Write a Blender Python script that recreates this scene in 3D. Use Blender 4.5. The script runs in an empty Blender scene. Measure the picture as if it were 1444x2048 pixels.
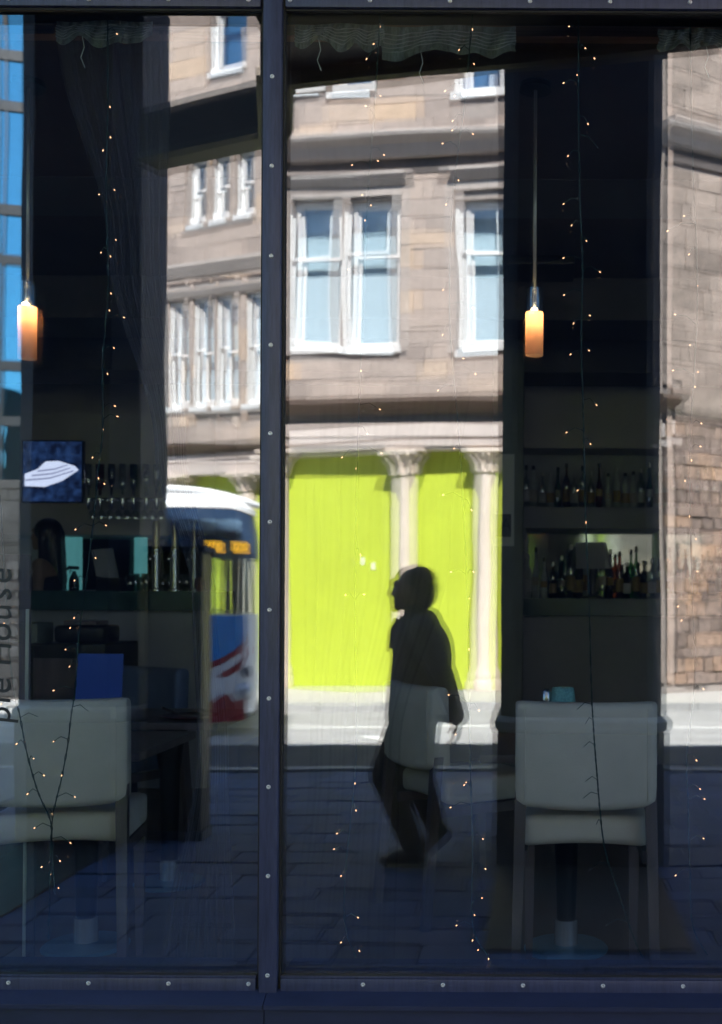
import bpy, bmesh, math, random
from mathutils import Vector, Matrix, noise
random.seed(7)
R = math.radians
SC = bpy.context.scene
COL = SC.collection

# ------------------------------------------------------------------ camera
D, H, F = 3.0, 1.55, 2166.0           # metres to the glass, eye height, focal length in photo pixels
VX, VY = 1080.0, 1198.0               # where the optical axis meets the photo
ROLL = R(0.3)
cd = bpy.data.cameras.new('camera')
cam = bpy.data.objects.new('camera', cd); COL.objects.link(cam)
cam.matrix_world = Matrix.Translation((0, -D, H)) @ Matrix.Rotation(R(90), 4, 'X') @ Matrix.Rotation(ROLL, 4, 'Z')
cd.sensor_fit = 'HORIZONTAL'; cd.sensor_width = 36.0
cd.lens = 36.0 * F / 1444.0
cd.shift_x = (722 - VX) / 1444.0
cd.shift_y = (VY - 1024) / 1444.0
cd.clip_start = 0.02; cd.clip_end = 600
cd.dof.use_dof = True; cd.dof.focus_distance = D; cd.dof.aperture_fstop = 6.0
SC.camera = cam

# ------------------------------------------------------------------ light
SUN_EL, SUN_AZ = R(48), R(12)         # azimuth from +Y towards +X: over the cafe, onto the far side of the street
w = bpy.data.worlds.new('World'); SC.world = w; w.use_nodes = True
nt = w.node_tree
sky = nt.nodes.new('ShaderNodeTexSky'); sky.sky_type = 'NISHITA'; sky.sun_disc = False
sky.sun_elevation = SUN_EL; sky.sun_rotation = SUN_AZ; sky.ozone_density = 3.0; sky.dust_density = 0.4
bg = nt.nodes['Background']; bg.inputs['Strength'].default_value = 0.09
nt.links.new(sky.outputs[0], bg.inputs['Color'])
sd = bpy.data.lights.new('sun', 'SUN'); sd.energy = 4.6; sd.angle = R(0.53); sd.color = (1.0, 0.95, 0.87)
sun = bpy.data.objects.new('sun', sd); COL.objects.link(sun)
SV = Vector((math.sin(SUN_AZ) * math.cos(SUN_EL), math.cos(SUN_AZ) * math.cos(SUN_EL), math.sin(SUN_EL)))
sun.rotation_euler = (-SV).to_track_quat('-Z', 'Y').to_euler(); sun.location = SV * 60
SC.view_settings.view_transform = 'Standard'; SC.view_settings.look = 'None'
SC.view_settings.exposure = 2.1; SC.view_settings.gamma = 1.0; SC.view_settings.use_curve_mapping = False
SC.render.engine = 'CYCLES'
cy = SC.cycles
cy.use_denoising = True; cy.max_bounces = 10; cy.transparent_max_bounces = 24; cy.diffuse_bounces = 4
cy.glossy_bounces = 5; cy.transmission_bounces = 6; cy.caustics_reflective = False; cy.caustics_refractive = False
cy.sample_clamp_indirect = 6.0

# ------------------------------------------------------------------ helpers: pixels to places
CA, SA = math.cos(ROLL), math.sin(ROLL)
def off(px, py):
    x, y = px - VX, py - VY
    return x * CA + y * SA, -x * SA + y * CA
def P(px, py, Y):
    """point of the room at distance Y behind the glass"""
    dx, dy = off(px, py); s = (Y + D) / F
    return Vector((dx * s, Y, H - dy * s))
def Q(px, py, p):
    """point of the street p metres in front of the glass, as its mirror image shows it"""
    v = P(px, py, p)
    return Vector((v.x, -p, v.z))

# ------------------------------------------------------------------ helpers: materials
MATS = {}
def mat(name, col, rough=0.6, metal=0.0, var=0.12, scale=6.0, bump=0.0, bscale=60.0, rnd=0.0, spec=0.5, stretch=(1, 1, 1), emit=None, estr=0.0, ramp=None, coat=0.0):
    if name in MATS: return MATS[name]
    m = bpy.data.materials.new(name); m.use_nodes = True
    n = m.node_tree.nodes; l = m.node_tree.links; b = n['Principled BSDF']
    b.inputs['Roughness'].default_value = rough; b.inputs['Metallic'].default_value = metal
    b.inputs['Specular IOR Level'].default_value = spec
    if coat: b.inputs['Coat Weight'].default_value = coat; b.inputs['Coat Roughness'].default_value = 0.08
    g = n.new('ShaderNodeNewGeometry')
    vm = n.new('ShaderNodeVectorMath'); vm.operation = 'MULTIPLY'; vm.inputs[1].default_value = stretch
    l.new(g.outputs['Position'], vm.inputs[0])
    nz = n.new('ShaderNodeTexNoise'); nz.inputs['Scale'].default_value = scale; nz.inputs['Detail'].default_value = 5; nz.inputs['Roughness'].default_value = 0.62
    l.new(vm.outputs[0], nz.inputs['Vector'])
    cr = n.new('ShaderNodeValToRGB')
    e = cr.color_ramp.elements
    c0 = [max(0, c * (1 - var)) for c in col]; c1 = [min(1, c * (1 + var)) for c in col]
    e[0].position = 0.3; e[0].color = (*c0, 1); e[1].position = 0.7; e[1].color = (*c1, 1)
    l.new(nz.outputs['Fac'], cr.inputs['Fac'])
    out = cr.outputs['Color']
    if rnd or ramp:
        oi = n.new('ShaderNodeObjectInfo')
        r2 = n.new('ShaderNodeValToRGB'); r2.color_ramp.interpolation = 'LINEAR'
        stops = ramp or [(0, (1 - rnd,) * 3), (1, (1 + rnd,) * 3)]
        while len(r2.color_ramp.elements) < len(stops): r2.color_ramp.elements.new(0.5)
        for i, (p_, c_) in enumerate(stops):
            r2.color_ramp.elements[i].position = p_; r2.color_ramp.elements[i].color = (*c_, 1)
        l.new(oi.outputs['Random'], r2.inputs['Fac'])
        mx = n.new('ShaderNodeMix'); mx.data_type = 'RGBA'; mx.blend_type = 'MULTIPLY'; mx.inputs['Factor'].default_value = 1.0
        l.new(out, mx.inputs[6]); l.new(r2.outputs['Color'], mx.inputs[7]); out = mx.outputs[2]
    l.new(out, b.inputs['Base Color'])
    if bump:
        n2 = n.new('ShaderNodeTexNoise'); n2.inputs['Scale'].default_value = bscale; n2.inputs['Detail'].default_value = 4
        l.new(vm.outputs[0], n2.inputs['Vector'])
        bp = n.new('ShaderNodeBump'); bp.inputs['Strength'].default_value = bump; bp.inputs['Distance'].default_value = 0.02
        l.new(n2.outputs['Fac'], bp.inputs['Height']); l.new(bp.outputs['Normal'], b.inputs['Normal'])
    if emit:
        b.inputs['Emission Color'].default_value = (*emit, 1); b.inputs['Emission Strength'].default_value = estr
    MATS[name] = m
    return m

def sheet_glass(name, refl, tint=(0.93, 0.97, 0.95), gloss=(1, 1, 1), wave=0.0, wscale=1.6, rough=0.0, dirt=0.0):
    """plain sheet glass: part mirror, part clear"""
    if name in MATS: return MATS[name]
    m = bpy.data.materials.new(name); m.use_nodes = True
    n = m.node_tree.nodes; l = m.node_tree.links; n.clear()
    o = n.new('ShaderNodeOutputMaterial'); t = n.new('ShaderNodeBsdfTransparent'); t.inputs[0].default_value = (*tint, 1)
    gl = n.new('ShaderNodeBsdfGlossy'); gl.inputs['Color'].default_value = (*gloss, 1); gl.inputs['Roughness'].default_value = rough
    mx = n.new('ShaderNodeMixShader'); mx.inputs[0].default_value = refl
    l.new(t.outputs[0], mx.inputs[1]); l.new(gl.outputs[0], mx.inputs[2])
    res = mx.outputs[0]
    g = n.new('ShaderNodeNewGeometry')
    if wave:
        vm = n.new('ShaderNodeVectorMath'); vm.operation = 'MULTIPLY'; vm.inputs[1].default_value = (1.0, 1.0, 1.35)
        l.new(g.outputs['Position'], vm.inputs[0])
        nz = n.new('ShaderNodeTexNoise'); nz.inputs['Scale'].default_value = wscale; nz.inputs['Detail'].default_value = 1.5; nz.inputs['Roughness'].default_value = 0.35
        l.new(vm.outputs[0], nz.inputs['Vector'])
        bp = n.new('ShaderNodeBump'); bp.inputs['Strength'].default_value = 1.0; bp.inputs['Distance'].default_value = wave
        l.new(nz.outputs['Fac'], bp.inputs['Height']); l.new(bp.outputs['Normal'], gl.inputs['Normal'])
    if dirt:
        df = n.new('ShaderNodeBsdfDiffuse'); df.inputs[0].default_value = (0.5, 0.52, 0.55, 1)
        v2 = n.new('ShaderNodeVectorMath'); v2.operation = 'MULTIPLY'; v2.inputs[1].default_value = (9, 1, 1.2)
        l.new(g.outputs['Position'], v2.inputs[0])
        n3 = n.new('ShaderNodeTexNoise'); n3.inputs['Scale'].default_value = 2.2; n3.inputs['Detail'].default_value = 7; n3.inputs['Roughness'].default_value = 0.7
        l.new(v2.outputs[0], n3.inputs['Vector'])
        mr = n.new('ShaderNodeMapRange'); mr.inputs[1].default_value = 0.45; mr.inputs[2].default_value = 0.8; mr.inputs[3].default_value = 0; mr.inputs[4].default_value = dirt
        l.new(n3.outputs['Fac'], mr.inputs[0])
        m2 = n.new('ShaderNodeMixShader'); l.new(mr.outputs[0], m2.inputs[0]); l.new(res, m2.inputs[1]); l.new(df.outputs[0], m2.inputs[2]); res = m2.outputs[0]
    l.new(res, o.inputs['Surface'])
    MATS[name] = m
    return m

def sheer(name, col, alpha, scale=300.0, edge=0.55):
    """thin see-through cloth"""
    if name in MATS: return MATS[name]
    m = bpy.data.materials.new(name); m.use_nodes = True
    n = m.node_tree.nodes; l = m.node_tree.links; n.clear()
    o = n.new('ShaderNodeOutputMaterial'); t = n.new('ShaderNodeBsdfTransparent')
    df = n.new('ShaderNodeBsdfDiffuse'); df.inputs[0].default_value = (*col, 1)
    tl = n.new('ShaderNodeBsdfTranslucent'); tl.inputs[0].default_value = (*col, 1)
    ad = n.new('ShaderNodeMixShader'); ad.inputs[0].default_value = 0.4
    l.new(df.outputs[0], ad.inputs[1]); l.new(tl.outputs[0], ad.inputs[2])
    g = n.new('ShaderNodeNewGeometry')
    nz = n.new('ShaderNodeTexNoise'); nz.inputs['Scale'].default_value = scale / 12; nz.inputs['Detail'].default_value = 4
    vm = n.new('ShaderNodeVectorMath'); vm.operation = 'MULTIPLY'; vm.inputs[1].default_value = (2.5, 1, 0.25)
    l.new(g.outputs['Position'], vm.inputs[0]); l.new(vm.outputs[0], nz.inputs['Vector'])
    lw = n.new('ShaderNodeLayerWeight'); lw.inputs[0].default_value = 0.35
    ma = n.new('ShaderNodeMath'); ma.operation = 'MULTIPLY_ADD'; ma.inputs[1].default_value = alpha * 1.6; ma.inputs[2].default_value = alpha * 0.25
    l.new(nz.outputs['Fac'], ma.inputs[0])
    mb = n.new('ShaderNodeMath'); mb.operation = 'MULTIPLY_ADD'; mb.inputs[1].default_value = edge; mb.use_clamp = True
    l.new(lw.outputs['Facing'], mb.inputs[0]); l.new(ma.outputs[0], mb.inputs[2])
    mx = n.new('ShaderNodeMixShader'); l.new(mb.outputs[0], mx.inputs[0]); l.new(t.outputs[0], mx.inputs[1]); l.new(ad.outputs[0], mx.inputs[2])
    l.new(mx.outputs[0], o.inputs['Surface'])
    MATS[name] = m
    return m

def glow(name, col, strength, sample=False):
    if name in MATS: return MATS[name]
    m = bpy.data.materials.new(name); m.use_nodes = True
    n = m.node_tree.nodes; l = m.node_tree.links; n.clear()
    o = n.new('ShaderNodeOutputMaterial'); e = n.new('ShaderNodeEmission')
    e.inputs[0].default_value = (*col, 1); e.inputs[1].default_value = strength
    l.new(e.outputs[0], o.inputs['Surface'])
    if not sample: m.cycles.emission_sampling = 'NONE'
    MATS[name] = m
    return m

# ------------------------------------------------------------------ helpers: objects
WL = {}                                # world location of every unrotated root
def link(o, parent=None):
    COL.objects.link(o)
    if parent is not None: o.parent = parent
    return o
def tag(o, label=None, cat=None, group=None, kind=None):
    if label: o['label'] = label
    if cat: o['category'] = cat
    if group: o['group'] = group
    if kind: o['kind'] = kind
    return o
def thing(name, loc, label, cat, group=None):
    o = bpy.data.objects.new(name, None); o.empty_display_size = 0.1; link(o); o.location = loc
    WL[o] = Vector(loc)
    return tag(o, label, cat, group)
def mk(name, verts, faces, m, parent=None, smooth=False):
    base = WL.get(parent, Vector((0, 0, 0))) if parent is not None else Vector((0, 0, 0))
    me = bpy.data.meshes.new(name)
    me.from_pydata([tuple(Vector(v) - base) for v in verts], [], faces); me.update()
    if m: me.materials.append(m)
    if smooth:
        for f in me.polygons: f.use_smooth = True
    o = bpy.data.objects.new(name, me); link(o, parent); WL[o] = base
    return o
class MB:
    """collects shapes for ONE mesh"""
    def __init__(s): s.v = []; s.f = []
    def add(s, vs, fs):
        k = len(s.v); s.v += [Vector(v) for v in vs]; s.f += [tuple(i + k for i in f) for f in fs]; return s
    def box(s, a, b):
        x0, y0, z0 = a; x1, y1, z1 = b
        return s.add([(x0, y0, z0), (x1, y0, z0), (x1, y1, z0), (x0, y1, z0), (x0, y0, z1), (x1, y0, z1), (x1, y1, z1), (x0, y1, z1)],
                     [(0, 3, 2, 1), (4, 5, 6, 7), (0, 1, 5, 4), (1, 2, 6, 5), (2, 3, 7, 6), (3, 0, 4, 7)])
    def hexa(s, p):                    # 8 points: bottom ring, top ring
        return s.add(p, [(0, 3, 2, 1), (4, 5, 6, 7), (0, 1, 5, 4), (1, 2, 6, 5), (2, 3, 7, 6), (3, 0, 4, 7)])
    def cbox(s, a, b, c=0.004):        # box with chamfered edges
        bm = bmesh.new(); bmesh.ops.create_cube(bm, size=1)
        for v in bm.verts:
            v.co = Vector(((a[0] + b[0]) / 2 + v.co.x * (b[0] - a[0]), (a[1] + b[1]) / 2 + v.co.y * (b[1] - a[1]), (a[2] + b[2]) / 2 + v.co.z * (b[2] - a[2])))
        bmesh.ops.bevel(bm, geom=bm.edges[:], offset=c, segments=2, profile=0.6, affect='EDGES')
        bm.verts.ensure_lookup_table()
        s.add([v.co.copy() for v in bm.verts], [tuple(v.index for v in f.verts) for f in bm.faces]); bm.free(); return s
    def lathe(s, c, prof, n=24, cap=True):
        k = len(prof); vs = []; fs = []
        for r, z in prof:
            for i in range(n):
                a = 2 * math.pi * i / n; vs.append((c[0] + r * math.cos(a), c[1] + r * math.sin(a), c[2] + z))
        for j in range(k - 1):
            for i in range(n):
                i2 = (i + 1) % n; fs.append((j * n + i, j * n + i2, (j + 1) * n + i2, (j + 1) * n + i))
        if cap: fs.append(tuple(range(n - 1, -1, -1))); fs.append(tuple((k - 1) * n + i for i in range(n)))
        return s.add(vs, fs)
    def tube(s, pts, r, n=6):
        pts = [Vector(p) for p in pts]; vs = []; fs = []
        rs = r if isinstance(r, (list, tuple)) else [r] * len(pts)
        for i, p in enumerate(pts):
            d = (pts[min(i + 1, len(pts) - 1)] - pts[max(i - 1, 0)]).normalized()
            a = d.orthogonal().normalized() if i == 0 else (a - d * a.dot(d)).normalized()
            b = d.cross(a)
            for k in range(n):
                t = 2 * math.pi * k / n; vs.append(p + (a * math.cos(t) + b * math.sin(t)) * rs[i])
        for i in range(len(pts) - 1):
            for k in range(n):
                k2 = (k + 1) % n; fs.append((i * n + k, i * n + k2, (i + 1) * n + k2, (i + 1) * n + k))
        fs.append(tuple(range(n - 1, -1, -1))); fs.append(tuple((len(pts) - 1) * n + k for k in range(n)))
        return s.add(vs, fs)
    def ball(s, c, r, n=12, m=8):
        r = (r, r, r) if not isinstance(r, (list, tuple)) else r
        vs = [(c[0], c[1], c[2] - r[2])]; fs = []
        for j in range(1, m):
            t = math.pi * j / m
            for i in range(n):
                a = 2 * math.pi * i / n
                vs.append((c[0] + r[0] * math.sin(t) * math.cos(a), c[1] + r[1] * math.sin(t) * math.sin(a), c[2] - r[2] * math.cos(t)))
        vs.append((c[0], c[1], c[2] + r[2])); L = len(vs) - 1
        for i in range(n):
            i2 = (i + 1) % n; fs.append((0, 1 + i2, 1 + i)); fs.append((L, 1 + (m - 2) * n + i, 1 + (m - 2) * n + i2))
            for j in range(m - 2): fs.append((1 + j * n + i, 1 + j * n + i2, 1 + (j + 1) * n + i2, 1 + (j + 1) * n + i))
        return s.add(vs, fs)
    def capsule(s, a, b, r0, r1, n=10):
        a, b = Vector(a), Vector(b); d = b - a; L = d.length or 1e-6; d.normalize()
        pts = []; rs = []
        for t in (-0.96, -0.7, -0.3): pts.append(a + d * r0 * t); rs.append(r0 * math.sqrt(1 - t * t))
        for k in range(4): pts.append(a + d * L * k / 3); rs.append(r0 + (r1 - r0) * k / 3)
        for t in (0.3, 0.7, 0.96): pts.append(b + d * r1 * t); rs.append(r1 * math.sqrt(1 - t * t))
        return s.tube(pts, rs, n)
    def prism(s, poly, o, ex):         # polygon points (Vectors) extruded by vector ex
        n = len(poly); vs = [Vector(p) + Vector(o) for p in poly] + [Vector(p) + Vector(o) + Vector(ex) for p in poly]
        return s.add(vs, [tuple(range(n - 1, -1, -1)), tuple(range(n, 2 * n))] + [(i, (i + 1) % n, n + (i + 1) % n, n + i) for i in range(n)])
    def build(s, name, m, parent=None, smooth=False, auto=None):
        o = mk(name, s.v, s.f, m, parent, smooth or auto is not None)
        if auto is not None:
            try: o.data.set_sharp_from_angle(angle=R(auto))
            except Exception: pass
        return o
def remeshed(name, mb, m, parent, voxel=0.014, smooth=4):
    """one continuous skin over overlapping limbs"""
    tmp = mk('tmp', mb.v, mb.f, None)
    r = tmp.modifiers.new('r', 'REMESH'); r.mode = 'VOXEL'; r.voxel_size = voxel
    sm = tmp.modifiers.new('s', 'SMOOTH'); sm.factor = 0.5; sm.iterations = smooth
    dg = bpy.context.evaluated_depsgraph_get()
    me = bpy.data.meshes.new_from_object(tmp.evaluated_get(dg))
    old = tmp.data; bpy.data.objects.remove(tmp); bpy.data.meshes.remove(old)
    base = WL.get(parent, Vector((0, 0, 0)))
    me.transform(Matrix.Translation(-base)); me.name = name
    me.materials.clear(); me.materials.append(m)
    for f in me.polygons: f.use_smooth = True
    o = bpy.data.objects.new(name, me); link(o, parent); WL[o] = base
    return o
def text(name, s, size, mtx, m, parent=None, shear=0.0, va='CENTER'):
    c = bpy.data.curves.new(name, 'FONT'); c.body = s; c.size = size; c.align_x = 'CENTER'; c.align_y = va; c.extrude = 0.0006; c.shear = shear
    t = bpy.data.objects.new('tmp', c); COL.objects.link(t)
    me = bpy.data.meshes.new_from_object(t.evaluated_get(bpy.context.evaluated_depsgraph_get()))
    bpy.data.objects.remove(t)
    me.transform(mtx); base = WL.get(parent, Vector((0, 0, 0))) if parent is not None else Vector((0, 0, 0))
    me.transform(Matrix.Translation(-base)); me.materials.clear(); me.materials.append(m)
    o = bpy.data.objects.new(name, me); link(o, parent); WL[o] = base
    return o
def chamfer_cube(c=0.06):
    bm = bmesh.new(); bmesh.ops.create_cube(bm, size=1)
    bmesh.ops.bevel(bm, geom=bm.edges[:], offset=c, segments=1, affect='EDGES')
    me = bpy.data.meshes.new('block'); bm.to_mesh(me); bm.free(); return me
BLOCK = {}
def piece(name, m, mtx, parent):
    """one of many alike blocks: shares its mesh"""
    if m.name not in BLOCK:
        me = chamfer_cube(0.035); me.materials.append(m); BLOCK[m.name] = me
    o = bpy.data.objects.new(name, BLOCK[m.name]); link(o, parent)
    o.matrix_basis = Matrix.Translation(-WL.get(parent, Vector((0, 0, 0)))) @ mtx
    return o
def copy_tree(o, loc, parent=None, rotz=None):
    c = o.copy(); COL.objects.link(c); c.parent = parent
    if loc is not None: c.location = loc
    if rotz is not None: c.rotation_euler = (0, 0, rotz)
    for ch in [x for x in COL.objects if x.parent == o]:
        k = copy_tree(ch, None, c)
    return c

# ------------------------------------------------------------------ colours
M_stone = mat('grey sandstone', (0.385, 0.322, 0.288), 0.88, var=0.16, scale=5, bump=0.35, bscale=40,
              ramp=[(0.0, (0.68, 0.66, 0.66)), (0.35, (0.92, 0.9, 0.89)), (0.75, (1.06, 1.02, 0.99)), (0.9, (1.22, 1.12, 0.98)), (1.0, (1.3, 1.12, 0.88))])
M_joint = mat('lime mortar', (0.29, 0.25, 0.23), 0.95, scale=12)
M_trim = mat('dressed sandstone', (0.37, 0.325, 0.30), 0.85, var=0.14, scale=3, bump=0.2, bscale=40)
M_dark_stone = mat('shade-darkened frieze stone', (0.085, 0.072, 0.07), 0.88, var=0.25, scale=2.5, stretch=(1, 1, 3), bump=0.2)  # frieze colour darkened for the shade under the string course
M_brown = mat('brown painted cornice', (0.095, 0.058, 0.042), 0.7, var=0.25, scale=3)
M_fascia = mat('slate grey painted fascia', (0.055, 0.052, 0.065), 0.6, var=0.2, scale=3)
M_stone2 = mat('sun-offset brown sandstone', (0.25, 0.20, 0.17), 0.92, var=0.35, scale=4, bump=0.6, bscale=20, rnd=0.25)  # rough brown flank stone, darkened further to offset the stronger sun there
M_pink = mat('pale pink painted stone', (0.52, 0.45, 0.42), 0.8, var=0.1, scale=3)
M_cream = mat('cream painted column stone', (0.62, 0.53, 0.46), 0.75, var=0.08, scale=5, bump=0.1)
M_rubble = mat('rough brown rubble', (0.22, 0.175, 0.15), 0.95, var=0.55, scale=7, bump=1.0, bscale=9,
               ramp=[(0.0, (0.6, 0.55, 0.55)), (0.5, (0.95, 0.9, 0.9)), (0.85, (1.2, 1.0, 0.85)), (1.0, (1.5, 1.2, 0.9))])
M_greystone = mat('shade-dark wall stone', (0.04, 0.043, 0.046), 0.9, var=0.3, scale=5, bump=0.4, rnd=0.3)
M_joint2 = mat('grey mortar', (0.05, 0.05, 0.05), 0.95)
M_white = mat('white window paint', (0.80, 0.80, 0.80), 0.5, var=0.03)
M_netc = mat('blue-grey net curtain', (0.52, 0.63, 0.68), 0.9, var=0.08)
M_sky_refl = mat('painted sky reflection', (0.02, 0.10, 0.22), 0.7, var=0.2)
M_blind = mat('pale roller blind', (0.60, 0.68, 0.72), 0.8, var=0.03)
M_dark = mat('dark room behind', (0.03, 0.035, 0.04), 0.9)
M_lime = mat('lime green hoarding paint', (0.41, 0.50, 0.03), 0.6, var=0.05, scale=1.5)
M_wglass = sheet_glass('sash window glass', 0.09, (0.95, 0.98, 1.0), (0.85, 0.95, 1.0), wave=0.004, wscale=1.2)
M_frame = mat('dark blue-grey metal paint', (0.048, 0.056, 0.108), 0.42, var=0.28, scale=18, stretch=(6, 1, 0.6), bump=0.03, bscale=120)
M_gasket = mat('black rubber gasket', (0.012, 0.012, 0.014), 0.6)
M_screw = mat('zinc screw head', (0.72, 0.70, 0.66), 0.32, 0.75, var=0.1, scale=90)
M_cill = mat('navy metal flashing', (0.022, 0.03, 0.07), 0.5, var=0.18, scale=10, stretch=(0.5, 1, 2))
M_pillar = mat('dark painted column render', (0.022, 0.035, 0.068), 0.75, var=0.15, scale=5, bump=0.05)
M_collar = mat('pale stone collar', (0.42, 0.40, 0.37), 0.7)
M_canopy = mat('black canopy metal', (0.012, 0.011, 0.011), 0.5)
M_canopy_edge = mat('greenish canopy edge trim', (0.07, 0.08, 0.06), 0.5, var=0.2)
M_slab = mat('shade-blue paving slab', (0.036, 0.070, 0.155), 0.85, var=0.18, scale=4, bump=0.25, bscale=50, rnd=0.22)  # blue of the sky-lit shade is put into the slab colour
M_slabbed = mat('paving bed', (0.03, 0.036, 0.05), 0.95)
M_asphalt_shade = mat('asphalt', (0.020, 0.032, 0.062), 0.9, var=0.25, scale=3, bump=0.3, bscale=160)  # shaded part of the road, its colour darkened and blued
M_asphalt_sun = mat('sunlit pale asphalt', (0.36, 0.355, 0.35), 0.9, var=0.2, scale=2.5, stretch=(0.3, 2, 1), bump=0.3, bscale=120)  # same road in sun, brightness put into the colour
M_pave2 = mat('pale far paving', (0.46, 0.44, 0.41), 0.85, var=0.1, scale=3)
M_kerb = mat('granite kerb', (0.30, 0.30, 0.30), 0.8, var=0.2, scale=20, rnd=0.15)
M_wline = mat('white road paint', (0.72, 0.72, 0.70), 0.7, var=0.12, scale=20)
M_yline = mat('yellow road paint', (0.62, 0.45, 0.06), 0.7, var=0.2, scale=20)

# ==================================================================== GROUND
ground = mk('ground', [(-200, -200, -0.02), (200, -200, -0.02), (200, 200, -0.02), (-200, 200, -0.02)], [(0, 1, 2, 3)], M_slabbed); tag(ground, kind='structure')
K1, K2 = 6.9, 12.9                     # kerb lines, metres from the glass
ground.location.z = -0.12
# one road, split at the shade edge; the sunlit part is painted paler
rd = MB().box((-60, -9.2, -0.118), (60, -K1, -0.10)).build('road', M_asphalt_shade); tag(rd, kind='structure')
rd2 = MB().box((-60, -K2, -0.118), (60, -9.2, -0.10)).build('road', M_asphalt_sun); tag(rd2, kind='structure')
pv = thing('pavement', (0, -3.0, 0), None, None); tag(pv, kind='structure')
MB().box((-30, -K1 + 0.15, -0.117), (30, -0.12, -0.018)).build('bedding', M_slabbed, pv)
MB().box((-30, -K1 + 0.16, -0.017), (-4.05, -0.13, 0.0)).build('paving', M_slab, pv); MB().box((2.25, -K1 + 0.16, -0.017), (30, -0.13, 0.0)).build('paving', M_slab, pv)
random.seed(3)
row = 0; p = 0.2
while p < K1 - 0.35:
    dep = random.choice((0.2, 0.24, 0.28, 0.32)); dep = min(dep, K1 - 0.16 - p)
    x = -3.7 - random.random() * 0.3
    while x < 1.5:
        ln = random.choice((0.36, 0.45, 0.55, 0.7))
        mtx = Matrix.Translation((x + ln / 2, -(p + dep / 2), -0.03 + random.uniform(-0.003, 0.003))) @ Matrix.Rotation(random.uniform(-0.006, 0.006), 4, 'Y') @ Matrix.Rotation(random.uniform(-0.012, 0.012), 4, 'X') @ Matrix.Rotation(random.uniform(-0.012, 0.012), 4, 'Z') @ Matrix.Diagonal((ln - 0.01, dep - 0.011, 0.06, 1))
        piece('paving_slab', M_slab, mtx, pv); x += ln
    p += dep
for i in range(-8, 6):
    piece('kerb_stone', M_kerb, Matrix.Translation((i * 0.92, -K1 + 0.07, -0.05)) @ Matrix.Diagonal((0.905, 0.15, 0.12, 1)), pv)
fp = thing('pavement', (0, -14.5, 0), None, None); tag(fp, kind='structure')
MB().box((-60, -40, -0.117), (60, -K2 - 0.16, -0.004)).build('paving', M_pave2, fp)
for i in range(-12, 9):
    piece('kerb_stone', M_kerb, Matrix.Translation((i * 0.92, -K2 - 0.08, -0.05)) @ Matrix.Diagonal((0.905, 0.16, 0.12, 1)), fp)
def marking(name, pts, m):
    o = MB().prism([Vector((x, y, -0.0995)) for x, y in pts], (0, 0, 0), (0, 0, 0.0035)).build(name, m); tag(o, kind='structure'); return o
marking('road_marking', [(-30, -7.32), (30, -7.32), (30, -7.24), (-30, -7.24)], M_yline)
marking('road_marking', [(-30, -7.52), (30, -7.52), (30, -7.44), (-30, -7.44)], M_yline)
a = Q(735, 1458, 9.55); b = Q(790, 1476, 9.1)
marking('road_marking', [(-2.1, -9.9), (-1.85, -9.9), (-1.35, -9.25), (-1.6, -9.25)], M_wline)
marking('road_marking', [(-30, -10.9), (30, -10.9), (30, -10.8), (-30, -10.8)], M_wline)

# ==================================================================== OPPOSITE BUILDINGS
class Face:
    def __init__(s, a, b):
        s.o = Vector(a); d = Vector(b) - s.o; s.len = d.length; s.u = d.normalized(); s.n = Vector((-s.u.y, s.u.x))
        if s.n.y < 0: s.n = -s.n
    def pt(s, u, out, z):
        q = s.o + s.u * u + s.n * out; return Vector((q.x, q.y, z))
    def hit(s, px, py):
        dx, dy = off(px, py); rx = dx / F                       # mirror ray: X = rx * t, p = t - D
        # o.x + u*ux = rx*t ; -(o.y + u*uy) = t - D
        u = (rx * (D - s.o.y) - s.o.x) / (s.u.x + rx * s.u.y); t = D - s.o.y - u * s.u.y
        return u, H - dy / F * t
    def mtx(s): return Matrix(((s.u.x, s.n.x, 0, 0), (s.u.y, s.n.y, 0, 0), (0, 0, 1, 0), (0, 0, 0, 1)))
    def box(s, mb, u0, u1, o0, o1, z0, z1):
        return mb.hexa([s.pt(u0, o0, z0), s.pt(u1, o0, z0), s.pt(u1, o1, z0), s.pt(u0, o1, z0), s.pt(u0, o0, z1), s.pt(u1, o0, z1), s.pt(u1, o1, z1), s.pt(u0, o1, z1)])
    def prof(s, mb, u0, u1, pr):
        return mb.prism([s.pt(u0, o, z) for o, z in pr], (0, 0, 0), s.pt(u1, 0, 0) - s.pt(u0, 0, 0))
def cut_wall(fc, mb, u0, u1, z0, z1, holes, o0, o1):
    us = sorted({u0, u1, *[min(max(h[i], u0), u1) for h in holes for i in (0, 1)]}); zs = sorted({z0, z1, *[min(max(h[i], z0), z1) for h in holes for i in (2, 3)]})
    for ua, ub in zip(us, us[1:]):
        run = None
        for za, zb in zip(zs, zs[1:]):
            mu, mz = (ua + ub) / 2, (za + zb) / 2
            if any(h[0] < mu < h[1] and h[2] < mz < h[3] for h in holes): continue
            fc.box(mb, ua, ub, o0, o1, za, zb)
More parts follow.
